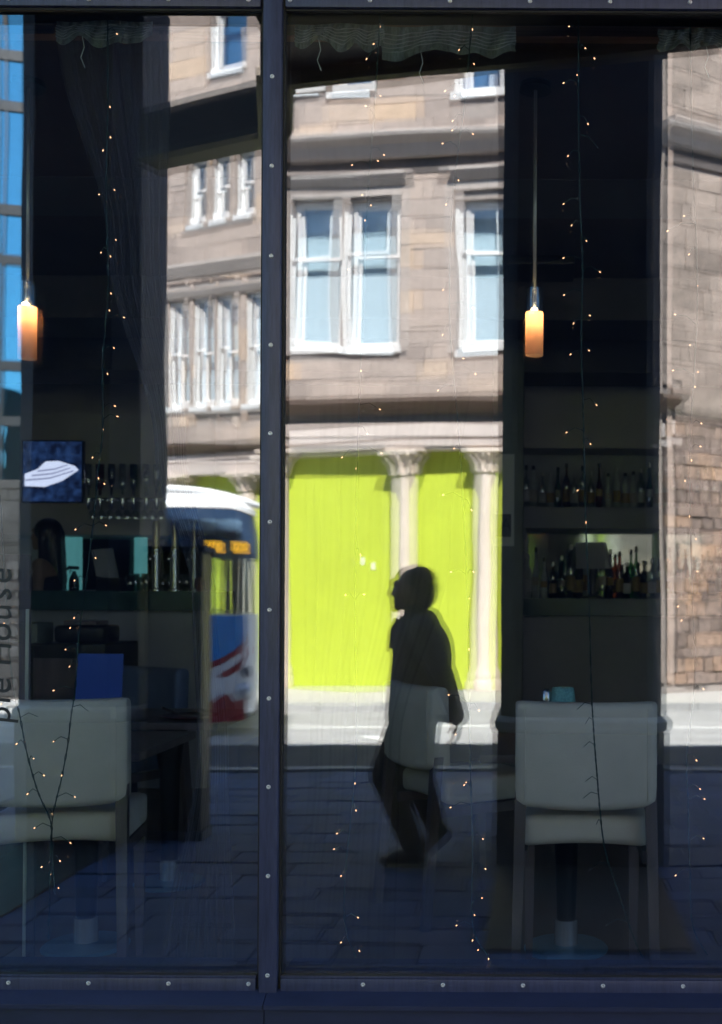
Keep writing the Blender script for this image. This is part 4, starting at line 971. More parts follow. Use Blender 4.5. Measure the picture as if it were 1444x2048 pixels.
# ---- bar on the left
BY = 4.2
ba = thing('bar_counter', at(240, BY, FZ), 'dark bar counter on the left with beer taps and glasses on top', 'bar')
xl, xr = P(-120, 1200, BY).x, P(415, 1200, BY).x; zt = P(240, 1182, BY).z
MB().box((xl, BY, FZ), (xr, BY + 0.5, zt - 0.13)).build('front_panel', M_bar, ba)
MB().box((xl, BY - 0.06, zt - 0.128), (xr, BY + 0.6, zt)).build('counter_top', M_bartop, ba)
MB().box((xl, BY - 0.012, FZ + 0.5), (xr, BY - 0.002, FZ + 0.512)).build('panel_joint', M_blackm, ba)
BY2 = 5.9
bb = thing('back_bar', at(220, BY2, FZ), 'back bar on the left with teal lit panels and a mirror', 'back bar')
x0, x1 = P(-60, 1100, BY2).x, P(430, 1100, BY2).x
za, zb_ = P(200, 1180, BY2).z, P(200, 1070, BY2).z
MB().box((x0, BY2, FZ), (x1, BY2 + 0.6, za)).build('cabinet', M_bar, bb)
MB().box((x0, BY2, zb_), (x1, BY2 + 0.6, zb_ + 1.0)).build('upper_cabinet', M_wallin, bb)
M_teal = mat('backlit teal glass', (0.10, 0.28, 0.28), 0.3, emit=(0.16, 0.50, 0.50), estr=0.13)
for px0, px1, m in ((118, 164, M_teal), (165, 268, M_mirror), (269, 294, M_teal), (295, 428, M_mirror)):
    MB().box((P(px0, 1100, BY2 + 0.3).x, BY2 + 0.3, za + 0.002), (P(px1, 1100, BY2 + 0.3).x, BY2 + 0.32, zb_ - 0.002)).build('panel', m, bb)
zt_ = zt
def tap(px):
    c = P(px, 1180, BY + 0.12); c.z = zt + 0.001; hgt = P(px, 1042, BY + 0.12).z - zt
    t = thing('beer_tap', c, {312: 'tall brass beer tap nearest the till on the bar', 349: 'tall brass beer tap standing between two others on the bar', 388: 'tall brass beer tap at the mullion end of the bar'}[px], 'beer tap', 'beer taps on the bar')
    MB().lathe(c, [(0.05, 0), (0.05, 0.012), (0.03, 0.02), (0.028, hgt * 0.6)], 20).build('column', M_steel, t, auto=40)
    MB().lathe(c, [(0.024, hgt * 0.602), (0.026, hgt * 0.95), (0.02, hgt)], 20).build('handle', M_brass, t, auto=40)
    MB().tube([c + Vector((0, -0.02, hgt * 0.5)), c + Vector((0, -0.1, hgt * 0.5)), c + Vector((0, -0.12, hgt * 0.42))], 0.012, 8).build('spout', M_chrome, t, smooth=True)
for px in (312, 349, 388): tap(px)
def bottle_mesh(kind, h):
    r = 0.029
    if kind == 0: pr = [(r, 0), (r, h * 0.55), (r * 0.8, h * 0.64), (r * 0.35, h * 0.74), (r * 0.33, h * 0.93)]
    elif kind == 1: pr = [(r * 1.1, 0), (r * 1.1, h * 0.66), (r * 0.5, h * 0.74), (r * 0.4, h * 0.92)]
    elif kind == 2: pr = [(r * 0.9, 0), (r, h * 0.2), (r * 0.85, h * 0.5), (r * 0.4, h * 0.68), (r * 0.33, h * 0.93)]
    else: pr = [(r, 0), (r, h * 0.6), (r * 0.95, h * 0.68), (r * 0.3, h * 0.75), (r * 0.35, h * 0.9)]
    return pr
M_bot = [sheet_glass('clear bottle glass', 0.40, (0.75, 0.8, 0.78), rough=0.08), sheet_glass('green bottle glass', 0.25, (0.08, 0.32, 0.12), rough=0.08), sheet_glass('amber bottle glass', 0.22, (0.40, 0.17, 0.04), rough=0.08),
         mat('dark red bottle', (0.12, 0.012, 0.014), 0.15), mat('black bottle', (0.012, 0.014, 0.014), 0.12), mat('whitened clear bottle', (0.62, 0.68, 0.64), 0.18, var=0.2, scale=30)]  # last one: clear bottles painted pale for the light in their glass
BN = ['clear', 'green', 'amber', 'dark red', 'black', 'whitened clear']
M_cap = [mat('black cap', (0.015, 0.015, 0.015), 0.4), mat('silver cap', (0.6, 0.6, 0.6), 0.3, 1.0)]
M_lab = [mat('cream bottle label', (0.55, 0.50, 0.38), 0.7), mat('gold bottle label', (0.45, 0.30, 0.08), 0.5), mat('white bottle label', (0.7, 0.7, 0.68), 0.7)]
ORD = ['first', 'second', 'third', 'fourth', 'fifth', 'sixth', 'seventh', 'eighth', 'ninth', 'tenth', 'eleventh', 'twelfth', 'thirteenth', 'fourteenth', 'fifteenth', 'sixteenth', 'seventeenth', 'eighteenth', 'nineteenth', 'twentieth', 'twenty-first', 'twenty-second', 'twenty-third', 'twenty-fourth', 'twenty-fifth', 'twenty-sixth', 'twenty-seventh', 'twenty-eighth', 'last']
random.seed(31)
def bottle(c, kind, h, m, where, grp, lab=True):
    t = thing('bottle', c, '%s bottle, %s' % (BN[m], where), 'bottle', grp)
    pr = bottle_mesh(kind, h)
    g = MB().lathe(c, pr, 14).build('glass', M_bot[m], t, smooth=True)
    MB().lathe(c, [(pr[-1][0] + 0.003, h * 0.9), (pr[-1][0] + 0.003, h)], 10).build('cap', random.choice(M_cap), t)
    if lab: MB().lathe(c, [(pr[0][0] * 1.02 + 0.0015, h * 0.14), (pr[0][0] * 1.02 + 0.0015, h * 0.42)], 14, False).build('paper_label', random.choice(M_lab), t, smooth=True)
RY = 5.6
bs = thing('back_bar_shelving', at(1180, RY, FZ), 'dark back bar shelving with two rows of bottles behind the right pendant', 'shelving')
x0, x1 = P(1044, 1100, RY).x, P(1620, 1100, RY).x
z_ = lambda py: P(1180, py, RY).z
MB().box((x0, RY - 0.25, FZ), (x1, RY + 0.45, z_(1232))).build('cabinet', M_bar, bs)
MB().box((x0, RY - 0.30, z_(1231)), (x1, RY + 0.45, z_(1197))).build('counter_top', M_bartop, bs)
MB().box((x0, RY - 0.1, z_(1058)), (x1, RY + 0.30, z_(1016))).build('shelf', M_bar, bs)
MB().box((x0, RY - 0.1, z_(900)), (x1, RY + 0.30, CZ - 0.003)).build('upper_panel', M_wallin, bs)
MB().box((x0, RY + 0.302, z_(1196)), (x1, RY + 0.33, z_(1059))).build('mirror', M_mirror, bs)
MB().box((x0, RY + 0.302, z_(1015)), (x1, RY + 0.33, z_(901))).build('back_panel', mat('pale shelf back', (0.55, 0.56, 0.55), 0.6), bs)
for xa in (x0, P(1322, 1100, RY).x): MB().box((xa, RY - 0.098, z_(1196)), (xa + 0.03, RY + 0.30, z_(1059))).build('upright', M_bar, bs)
px = 1052; kb = 0
while px < 1440:
    m = random.choices(range(6), (5, 2, 2, 1, 1, 9))[0]
    c = P(px, 1015, RY + 0.02); c.z = z_(1016) + 0.001; bottle(c, random.randrange(4), random.uniform(0.27, 0.36), m, ORD[min(kb, 28)] + ' from the pier on the upper shelf', 'bottles on the upper shelf'); kb += 1
    px += random.uniform(14.5, 18)
px = 1054; kb = 0
while px < 1440:
    m = random.choices(range(6), (4, 2, 2, 0, 5, 4))[0]
    c = P(px, 1196, RY + 0.05); c.z = z_(1197) + 0.001; bottle(c, random.randrange(4), random.uniform(0.28, 0.45), m, ORD[min(kb, 28)] + ' from the pier in front of the mirror', 'bottles before the mirror'); kb += 1
    px += random.uniform(14.5, 19)
c = P(1185, 1196, RY - 0.15); c.z = z_(1197) + 0.001
till = thing('till', c, 'dark tilted till screen on the right back counter', 'till')
a_, b_ = P(1152, 1084, RY - 0.15), P(1226, 1138, RY - 0.15)
MB().hexa([(a_.x, RY - 0.18, b_.z), (b_.x - 0.02, RY - 0.22, b_.z), (b_.x, RY - 0.12, b_.z + 0.02), (a_.x + 0.02, RY - 0.1, b_.z + 0.02), (a_.x, RY - 0.12, a_.z), (b_.x - 0.08, RY - 0.16, a_.z), (b_.x - 0.05, RY - 0.06, a_.z), (a_.x + 0.02, RY - 0.04, a_.z)]).build('screen', M_bar, till)
MB().lathe(c, [(0.09, 0), (0.09, 0.012), (0.03, 0.03), (0.03, b_.z - c.z + 0.03)], 18).build('stand', M_blackm, till, auto=40)
# wall pier with a notice, loudspeaker above
PY = 4.3
xp0, xp1 = P(985, 1000, PY).x, P(1046, 1000, PY).x
o = MB().box((xp0, PY, FZ), (xp1, PY + 0.4, CZ - 0.004)).build('wall_pier', M_pier); tag(o, kind='structure')
a_, b_ = P(990, 908, PY - 0.01), P(1028, 1092, PY - 0.01)
nt_ = thing('notice', (a_.x, PY, b_.z), 'tall pale notice with a dark lower panel pinned to the pier left of the bottles', 'notice')
MB().box((a_.x, PY - 0.008, b_.z), (b_.x, PY - 0.002, a_.z)).build('sheet', M_paper, nt_)
d0, d1 = P(990, 1028, PY - 0.01), P(1022, 1074, PY - 0.01)
MB().box((d0.x, PY - 0.011, d1.z), (d1.x, PY - 0.0085, d0.z)).build('dark_panel', mat('olive print', (0.10, 0.11, 0.09), 0.6), nt_)
text('notice_letter', 'A', 0.11, Matrix.Translation(Vector((P(1012, 1050, PY).x, PY - 0.0125, P(1012, 1050, PY).z))) @ Matrix.Rotation(R(90), 4, 'X'), M_ink, nt_)
a_, b_ = P(1012, 412, 3.0), P(1150, 528, 3.0)
sp_ = thing('loudspeaker', (a_.x, 3.0, a_.z), 'black loudspeaker cabinet hung from the ceiling behind the right pendant', 'loudspeaker')
MB().cbox((a_.x, 3.0, b_.z), (b_.x, 3.35, a_.z), 0.01).build('cabinet', M_blackm, sp_)
MB().box(((a_.x + b_.x) / 2 - 0.03, 3.1, a_.z + 0.001), ((a_.x + b_.x) / 2 + 0.03, 3.2, CZ - 0.001)).build('bracket', M_blackm, sp_)
MB().box((a_.x + 0.03, 2.99, b_.z + 0.03), (b_.x - 0.03, 2.9985, a_.z - 0.03)).build('grille', mat('speaker cloth', (0.02, 0.02, 0.02), 0.95), sp_)
# television
TY = 5.85
a_, b_ = P(44, 880, TY), P(166, 1006, TY)
tv = thing('television', ((a_.x + b_.x) / 2, TY, b_.z), 'wall television showing a white striped disc on blue', 'television')
M_tv = bpy.data.materials.new('television picture'); M_tv.use_nodes = True
n = M_tv.node_tree.nodes; l = M_tv.node_tree.links; n.clear()
o_ = n.new('ShaderNodeOutputMaterial'); e_ = n.new('ShaderNodeEmission'); g = n.new('ShaderNodeTexCoord'); nz = n.new('ShaderNodeTexNoise'); nz.inputs['Scale'].default_value = 7; nz.inputs['Detail'].default_value = 6
cr = n.new('ShaderNodeValToRGB'); cr.color_ramp.elements[0].color = (0.004, 0.006, 0.02, 1); cr.color_ramp.elements[0].position = 0.35; cr.color_ramp.elements[1].color = (0.03, 0.07, 0.2, 1); cr.color_ramp.elements[1].position = 0.75
l.new(g.outputs['Generated'], nz.inputs['Vector']); l.new(nz.outputs['Fac'], cr.inputs['Fac']); l.new(cr.outputs['Color'], e_.inputs['Color']); e_.inputs['Strength'].default_value = 0.28; l.new(e_.outputs[0], o_.inputs['Surface'])
MB().cbox((a_.x, TY, b_.z), (b_.x, TY + 0.05, a_.z), 0.006).build('casing', M_blackm, tv)
MB().box((a_.x + 0.012, TY - 0.004, b_.z + 0.012), (b_.x - 0.012, TY - 0.0005, a_.z - 0.012)).build('screen', M_tv, tv)
M_tvw = glow('television white', (0.75, 0.76, 0.95), 0.36); M_tvs = glow('television stripe', (0.22, 0.22, 0.34), 0.4)
def disc(pts, m, dy, nm): MB().prism([Vector((P(x, y, TY).x, TY - 0.004 - dy, P(x, y, TY).z)) for x, y in pts], (0, 0, 0), (0, -0.0008, 0)).build(nm, m, tv)
disc([(50, 972), (90, 974), (125, 962), (158, 940), (150, 932), (118, 922), (92, 923), (76, 938), (50, 948)], M_tvw, 0.0005, 'picture_disc')
for k in range(3):
    disc([(52 + 12 * k, 962 - 9 * k), (100 + 5 * k, 958 - 9 * k), (148 - 6 * k, 943 - 6 * k), (147 - 6 * k, 941 - 6 * k), (100 + 5 * k, 955 - 9 * k), (52 + 12 * k, 959 - 9 * k)], M_tvs, 0.0022, 'picture_stripe')
# spirits on optics under a rail
ra = thing('optic_rail', P(250, 960, 5.3), 'rail of upside-down spirit bottles on optics above the left back bar', 'optic rail')
ya = 5.6; z0_ = P(250, 1003, ya).z
MB().box((P(172, 1000, ya).x, ya, z0_), (P(332, 1000, ya).x, ya + 0.03, z0_ + 0.03)).build('rail', M_steel, ra)
for i, px in enumerate((182, 205, 228, 250, 272, 297, 318)):
    c = P(px, 1000, ya + 0.0); c.y = ya - 0.05; c.z = z0_ + 0.02; hgt = 0.27; pr = [(r, z) for r, z in bottle_mesh(i % 4, hgt)][::-1]
    MB().lathe(c, [(r, hgt - z) for r, z in pr], 14).build('spirit_bottle', M_bot[(0, 3, 4, 0, 1, 0, 1)[i]], ra, smooth=True)
    MB().lathe(c, [(0.012, -0.09), (0.02, -0.06), (0.022, 0.0)], 10).build('optic', M_chrome, ra, auto=40)
for i, px in enumerate(range(186, 332, 17)):
    c = P(px, 1020, ya); c.y = ya + 0.0; c.z = z0_ - 0.14
    t = thing('wine_glass', c, 'upside-down wine glass, %s from the television below the optic rail' % ORD[i], 'wine glass', 'hanging wine glasses')
    MB().lathe(c, [(0.034, 0.0), (0.036, 0.03), (0.025, 0.065), (0.004, 0.075), (0.004, 0.125), (0.03, 0.13)], 14, False).build('bowl', M_bot[0], t, smooth=True)
# clutter on the bar top
def tumbler(px, i):
    c = P(px, 1180, BY + 0.2 + 0.05 * (i % 3)); c.z = zt + 0.001
    o = MB().lathe(c, [(0.0, 0.0), (0.026, 0.0), (0.032, 0.10 + 0.02 * (i % 2)), (0.030, 0.10 + 0.02 * (i % 2)), (0.024, 0.006), (0.0, 0.006)], 14, False).build('tumbler', M_bot[0], None, smooth=True)
    tag(o, 'clear tumbler, %s from the till among the glasses on the bar' % ORD[i], 'tumbler', 'tumblers on the bar')
for i, px in enumerate((260, 270, 283, 292, 325, 333, 341, 358, 365, 373)): tumbler(px, i)
c = P(148, 1180, BY + 0.2); c.z = zt + 0.001
sb = thing('spray_bottle', c, 'dark spray bottle against the teal panel beside the bartender', 'spray bottle')
MB().lathe(c, [(0.03, 0), (0.034, 0.02), (0.032, 0.08), (0.014, 0.12), (0.012, 0.135)], 16).build('body', M_bot[4], sb, smooth=True)
MB().tube([c + Vector((0.03, 0, 0.155)), c + Vector((-0.035, 0, 0.16)), c + Vector((-0.05, 0, 0.145))], [0.012, 0.012, 0.009], 8).build('spray_head', M_blackm, sb)
MB().tube([c + Vector((-0.022, 0, 0.15)), c + Vector((-0.03, 0, 0.12))], [0.005, 0.004], 6).build('trigger', M_blackm, sb)
c = P(400, 1180, BY + 0.1); c.z = zt + 0.001
o = MB().lathe(c, [(0.02, 0), (0.034, 0.01), (0.04, 0.05), (0.03, 0.085), (0.012, 0.095)], 16).build('terracotta_pot', M_terra, None, smooth=True); tag(o, 'small terracotta pot at the mullion end of the bar', 'pot')
c = P(222, 1180, BY + 0.25); c.z = zt + 0.001
te = thing('till', c, 'dark tilted till screen on the bar between spray bottle and beer taps', 'till')
MB().hexa([c + Vector(v) for v in ((-0.09, -0.03, 0.10), (0.02, -0.05, 0.08), (0.05, 0.02, 0.08), (-0.06, 0.04, 0.10), (-0.13, -0.02, 0.28), (-0.03, -0.04, 0.29), (0.0, 0.03, 0.29), (-0.1, 0.05, 0.28))]).build('screen', M_bar, te)
MB().box(c + Vector((-0.08, -0.06, 0)), c + Vector((0.08, 0.08, 0.09))).build('base', M_blackm, te)
# service station with printer behind the left chair
SY = 2.9
a_, b_ = P(58, 1287, SY), P(172, 1420, SY)
sv = thing('service_station', (a_.x, SY, FZ), 'black service station cabinet behind the cut-off cream chair', 'cabinet')
MB().cbox((a_.x, SY, FZ), (b_.x + 0.1, SY + 0.5, a_.z), 0.01).build('carcass', M_blackm, sv)
MB().box((a_.x + 0.03, SY - 0.012, FZ + 0.1), (b_.x + 0.07, SY - 0.001, a_.z - 0.08)).build('door', M_wood, sv)
c = P(175, 1287, SY + 0.1); c.z = a_.z + 0.001
pr_ = thing('printer', c, 'rounded black printer on top of the service station', 'printer')
cushion(MB(), c.x - 0.15, c.x + 0.13, c.y - 0.1, c.y + 0.15, c.z, c.z + 0.10, 0.03).build('body', M_blackm, pr_, auto=50)
MB().cbox((c.x - 0.1, c.y - 0.08, c.z + 0.1005), (c.x + 0.08, c.y + 0.1, c.z + 0.125), 0.008).build('lid', M_wood, pr_)
c = P(72, 1287, SY + 0.1); c.z = a_.z + 0.001
o = MB().cbox((c.x - 0.12, SY + 0.05, c.z), (c.x + 0.03, SY + 0.25, P(72, 1246, SY).z), 0.008).build('paper_tray', M_pier); tag(o, 'grey-green paper tray standing left of the printer', 'tray')
# pink board on a post at the left edge, with writing on the glass in front
GY = 0.75
a_, b_ = P(-90, 1108, GY), P(57, 1240, GY)
pb = thing('menu_board', ((a_.x + b_.x) / 2, GY, FZ), 'dusty pink menu board with a pale edge strip at the left picture edge', 'menu board')
MB().box((a_.x, GY, P(50, 1398, GY).z - 0.5), (b_.x, GY + 0.02, a_.z)).build('board', sheer('pink voile board', (0.34, 0.22, 0.21), 0.26), pb)
MB().tube([P(55, 1218, GY - 0.01), P(53, 1398, GY - 0.01), Vector((P(53, 1398, GY).x, GY - 0.01, FZ))], 0.006, 8).build('edge_strip', mat('pale strip', (0.62, 0.62, 0.5), 0.4), pb)
M_letter = mat('dark glass lettering', (0.015, 0.015, 0.017), 0.6)
c = P(4, 1292, -0.002)
wl = thing('window_lettering', (c.x, -0.0025, c.z), 'dark lettering running up the glass at the left picture edge', 'lettering')
adv = [('p', 0.58), ('l', 0.27), ('e', 0.56), (' ', 0.30), ('H', 0.70), ('o', 0.58), ('u', 0.57), ('s', 0.50), ('e', 0.56)]
zz = c.z - 0.095 * sum(v for _, v in adv) / 2
for ch_, v in adv:
    if ch_ != ' ':
        lx = c.x + 0.024
        text('letter', ch_, 0.095, Matrix.Translation(Vector((lx, -0.0025, zz + 0.095 * v / 2))) @ Matrix.Rotation(R(90), 4, 'X') @ Matrix.Rotation(R(90), 4, 'Z'), M_letter, wl, 0.1, 'BOTTOM_BASELINE')
    zz += 0.095 * v
# bartender
M_dress = mat('dark plum dress', (0.02, 0.014, 0.026), 0.8)
M_hair2 = mat('long black hair', (0.012, 0.009, 0.010), 0.4, var=0.3, scale=50, stretch=(1, 1, 0.1))
WY = 5.15
wo = P(92, 1040, WY); top = wo.z; wo.z = FZ + 0.2; ht = top - wo.z
st_('bar_platform', MB().box((-6.9, BY + 0.61, FZ + 0.001), (P(425, 1200, BY).x, BY2 - 0.01, FZ + 0.199)), M_floor)
k = ht / 1.72
bw = thing('person', wo, 'bartender with long dark hair and a sleeveless dark top standing behind the bar', 'person')
W_ = lambda x, y, z: wo + Vector((x, y, z)) * k
mb = MB(); hc = W_(-0.01, 0, 1.60); head(mb, hc, 0.95 * k)
mb.capsule(W_(0.02, 0, 1.40), W_(0.01, 0, 1.54), 0.05, 0.047); mb.ball(W_(0.02, 0, 1.25), (0.105, 0.15, 0.17), 16, 10); mb.ball(W_(0.02, 0, 1.03), (0.1, 0.13, 0.2), 16, 10); mb.ball(W_(0.02, 0, 0.9), (0.115, 0.16, 0.12), 16, 10)
for s in (-1, 1):
    sh_, el, wr = W_(0.02, s * 0.165, 1.36), W_(0.03, s * 0.2, 1.08), W_(-0.17, s * 0.14, 1.02)
    mb.capsule(W_(0.02, 0, 1.38), sh_, 0.05, 0.05); mb.capsule(sh_, el, 0.044, 0.035); mb.capsule(el, wr, 0.035, 0.024); hand(mb, wr, (-1, -s * 0.2, -0.1), s, 0.4, 0.9 * k, (0, 0, -1))
    mb.capsule(W_(0.02, s * 0.085, 0.88), W_(0.01, s * 0.085, 0.48), 0.08, 0.052); mb.capsule(W_(0.01, s * 0.085, 0.48), W_(0.02, s * 0.085, 0.08), 0.052, 0.034); mb.capsule(W_(0.03, s * 0.085, 0.04), W_(-0.13, s * 0.085, 0.03), 0.034, 0.026)
wbod = remeshed('body', mb, M_skin, bw, 0.011, 3)
for s in (-1, 1): MB().ball(hc + Vector((-0.078, s * 0.029, 0.011)) * k, 0.012, 10, 8).build('eye', M_eye, wbod, smooth=True)
mb = MB(); mb.ball(W_(0.02, 0, 1.2), (0.122, 0.165, 0.15), 16, 10); mb.ball(W_(0.02, 0, 1.03), (0.115, 0.145, 0.2), 16, 10); mb.lathe(W_(0.02, 0, 0), [(0.2 * k, 0.5 * k), (0.19 * k, 0.7 * k), (0.165 * k, 0.95 * k), (0.12 * k, 1.05 * k)], 24)
for s in (-1, 1): mb.capsule(W_(-0.06, s * 0.09, 1.27), W_(0.02, s * 0.1, 1.42), 0.014, 0.014)
remeshed('dress', mb, M_dress, bw, 0.012, 3)
mb = MB(); mb.ball(hc + Vector((0.03, 0, 0.03)) * k, (0.105, 0.09, 0.105), 18, 12); mb.capsule(hc + Vector((0.065, 0, 0.0)), hc + Vector((0.10, 0, -0.34)), 0.085, 0.07)
for s in (-1, 1): mb.capsule(hc + Vector((0.02, s * 0.075, 0.02)), hc + Vector((0.04, s * 0.10, -0.3)), 0.035, 0.04)
remeshed('hair', mb, M_hair2, bw, 0.012, 2)
# ---- pendants
M_shade = bpy.data.materials.new('frosted glass shade'); M_shade.use_nodes = True
n = M_shade.node_tree.nodes; l = M_shade.node_tree.links; n.clear()
o_ = n.new('ShaderNodeOutputMaterial'); tl = n.new('ShaderNodeBsdfTranslucent'); tl.inputs[0].default_value = (0.80, 0.62, 0.48, 1); df = n.new('ShaderNodeBsdfDiffuse'); df.inputs[0].default_value = (0.62, 0.5, 0.42, 1)
mx = n.new('ShaderNodeMixShader'); mx.inputs[0].default_value = 0.6; l.new(df.outputs[0], mx.inputs[1]); l.new(tl.outputs[0], mx.inputs[2]); l.new(mx.outputs[0], o_.inputs['Surface'])
M_bulb = glow('warm pendant bulb', (1.0, 0.62, 0.28), 9.0, True)
M_socket = sheet_glass('clear socket glass', 0.3, (0.8, 0.86, 0.9), rough=0.03)
def pendant(px, pys, label, Y=1.0, tilt=0.0):
    zt_, z1_, z2_, z3_ = [P(px, v, Y).z for v in pys]; x = P(px, 600, Y).x; c = Vector((x, Y, 0))
    t = thing('pendant_lamp', (x, Y, z3_), label, 'pendant lamp', 'cafe pendant lamps'); r = 0.032
    MB().lathe(c, [(0.06, CZ - 0.022), (0.06, CZ - 0.002)], 24).build('ceiling_rose', M_blackm, t, auto=40)
    MB().tube([c + Vector((0, 0, z1_ - 0.002)), c + Vector((0, 0, CZ - 0.023))], 0.0065, 10).build('rod', mat('satin lamp rod', (0.75, 0.72, 0.66), 0.35, 0.4), t, smooth=True)
    so = MB().lathe(c, [(r * 0.98, z2_ + 0.002), (r * 0.98, z1_), (r * 0.2, z1_ + 0.001)], 24, False).build('glass_collar', M_socket, t, auto=40)
    MB().lathe(c, [(0.011, z2_ - 0.01), (0.011, z1_ - 0.003)], 12).build('lamp_holder', M_steel, so, smooth=True)
    MB().lathe(c, [(r * 1.02, z3_), (r * 1.02, z2_ - 0.008), (r * 0.98, z2_ - 0.008), (r * 0.98, z3_)], 28, False).build('shade', M_shade, t, auto=40)
    MB().ball(c + Vector((0, -0.016, z2_ - 0.002)), (0.012, 0.012, 0.010), 12, 8).build('bulb', M_bulb, t, smooth=True)
    ld = bpy.data.lights.new('pendant_light', 'POINT'); ld.energy = 1.0; ld.color = (1.0, 0.60, 0.30); ld.shadow_soft_size = 0.012
    lo = bpy.data.objects.new('pendant_light', ld); link(lo, t); lo.location = (0, 0, z2_ - 0.014 - z3_)
pendant(1069, (178, 578, 621, 711), 'slim pendant lamp with warm frosted shade hanging in front of the bottle shelves')
pendant(55, (165, 566, 610, 718), 'slim pendant lamp with warm frosted shade at the left edge above the television')
# ---- cloth: sheer curtains and the ragged net along the top
def cloth(name, rows, Y, m, folds, amp, nx=60, label=None, ny=50):
    vs = []; fs = []
    def lerp(y):
        for (ya_, la, ra), (yb_, lb, rb) in zip(rows, rows[1:]):
            if ya_ <= y <= yb_: t = (y - ya_) / (yb_ - ya_); t = t * t * (3 - 2 * t); return la + (lb - la) * t, ra + (rb - ra) * t
        return rows[-1][1], rows[-1][2]
    y0, y1 = rows[0][0], rows[-1][0]
    for j in range(ny + 1):
        y = y0 + (y1 - y0) * j / ny; a, b = lerp(y)
        for i in range(nx + 1):
            t = i / nx; yo = amp * math.sin(t * folds * 2 * math.pi + 1.3 * math.sin(j / ny * 3)) + 0.4 * amp * math.sin(t * folds * 4.6 * math.pi + j * 0.05)
            vs.append(P(a + (b - a) * t, y, Y + yo))
    w_ = nx + 1
    for j in range(ny):
        for i in range(nx): fs.append((j * w_ + i, j * w_ + i + 1, (j + 1) * w_ + i + 1, (j + 1) * w_ + i))
    o = mk(name, vs, fs, m, None, True)
    sd_ = o.modifiers.new('thick', 'SOLIDIFY'); sd_.thickness = 0.0008
    if label: tag(o, label, 'curtain')
    return o
cloth('sheer_curtain', [(60, 112, 345), (500, 215, 330), (900, 310, 372), (1200, 385, 432), (1500, 395, 455), (1925, 325, 470)], 0.24, sheer('brown voile', (0.24, 0.23, 0.27), 0.15, edge=0.4), 6, 0.016, label='dark brown sheer curtain gathered beside the mullion in the narrow pane')
cloth('sheer_curtain', [(70, 600, 1000), (600, 640, 960), (1100, 640, 900), (1500, 620, 800), (1925, 585, 790)], 0.26, sheer('pale voile', (0.20, 0.19, 0.15), 0.015, edge=0.12), 6, 0.012, label='pale sheer curtain hanging in the middle of the wide pane')
def net(px0, px1, py0, py1, seed, label, sag=0.3):
    random.seed(seed); vs = []; fs = []; nx, ny = 40, 8
    for j in range(ny + 1):
        for i in range(nx + 1):
            t = i / nx; v = j / ny
            drop = (py1 - py0) * (0.72 + 0.28 * noise.noise((t * 6 + seed, 0.3, 0)) + 0.1 * math.sin(t * 17))
            q = P(px0 + (px1 - px0) * t + 5 * noise.noise((t * 9, v * 3, seed)), py0 + drop * v + 2 * math.sin(t * 9 + v * 2), 0.17 + 0.02 * math.sin(t * 31 + v * 3) + 0.012 * noise.noise((t * 20, v * 5, seed)))
            vs.append(q)
    w_ = nx + 1
    for j in range(ny):
        for i in range(nx): fs.append((j * w_ + i, j * w_ + i + 1, (j + 1) * w_ + i + 1, (j + 1) * w_ + i))
    t = thing('net_valance', P((px0 + px1) / 2, py1, 0.17), label, 'valance', 'ragged net valances along the window head')
    MBn = MB().add(vs, fs); MBn.build('net', sheer('pale green net', (0.60, 0.70, 0.62), 0.55, 900), t, smooth=True)
    mb = MB()
    for k in range(5):
        j = 2 + k; jj = min(j, ny); pts = [vs[jj * w_ + i] + Vector((0, -0.004, 0.0015 * math.sin(i * 0.9 + k))) for i in range(nx + 1)]
        mb.tube(pts, 0.0014, 4)
    mb.build('hem_thread', mat('pale thread', (0.75, 0.80, 0.76), 0.8), t)
    mb = MB()
    x = random.uniform(0.1, 0.9); q = vs[ny * w_ + int(nx * x)]
    mb.tube([q, q + Vector((0.006, 0, -0.03)), q + Vector((-0.004, 0, -0.06)), q + Vector((0.008, 0, -0.09))], 0.0014, 4); mb.build('loose_thread', MATS['pale thread'], t)
net(112, 305, 42, 98, 3, 'ragged pale green net valance at the top of the narrow pane')
net(590, 768, 48, 110, 8, 'ragged pale green net valance bunched beside the mullion in the wide pane')
net(764, 1032, 52, 132, 13, 'ragged pale green net valance in the top middle of the wide pane')
net(1316, 1470, 58, 112, 19, 'ragged pale green net valance in the top right corner')
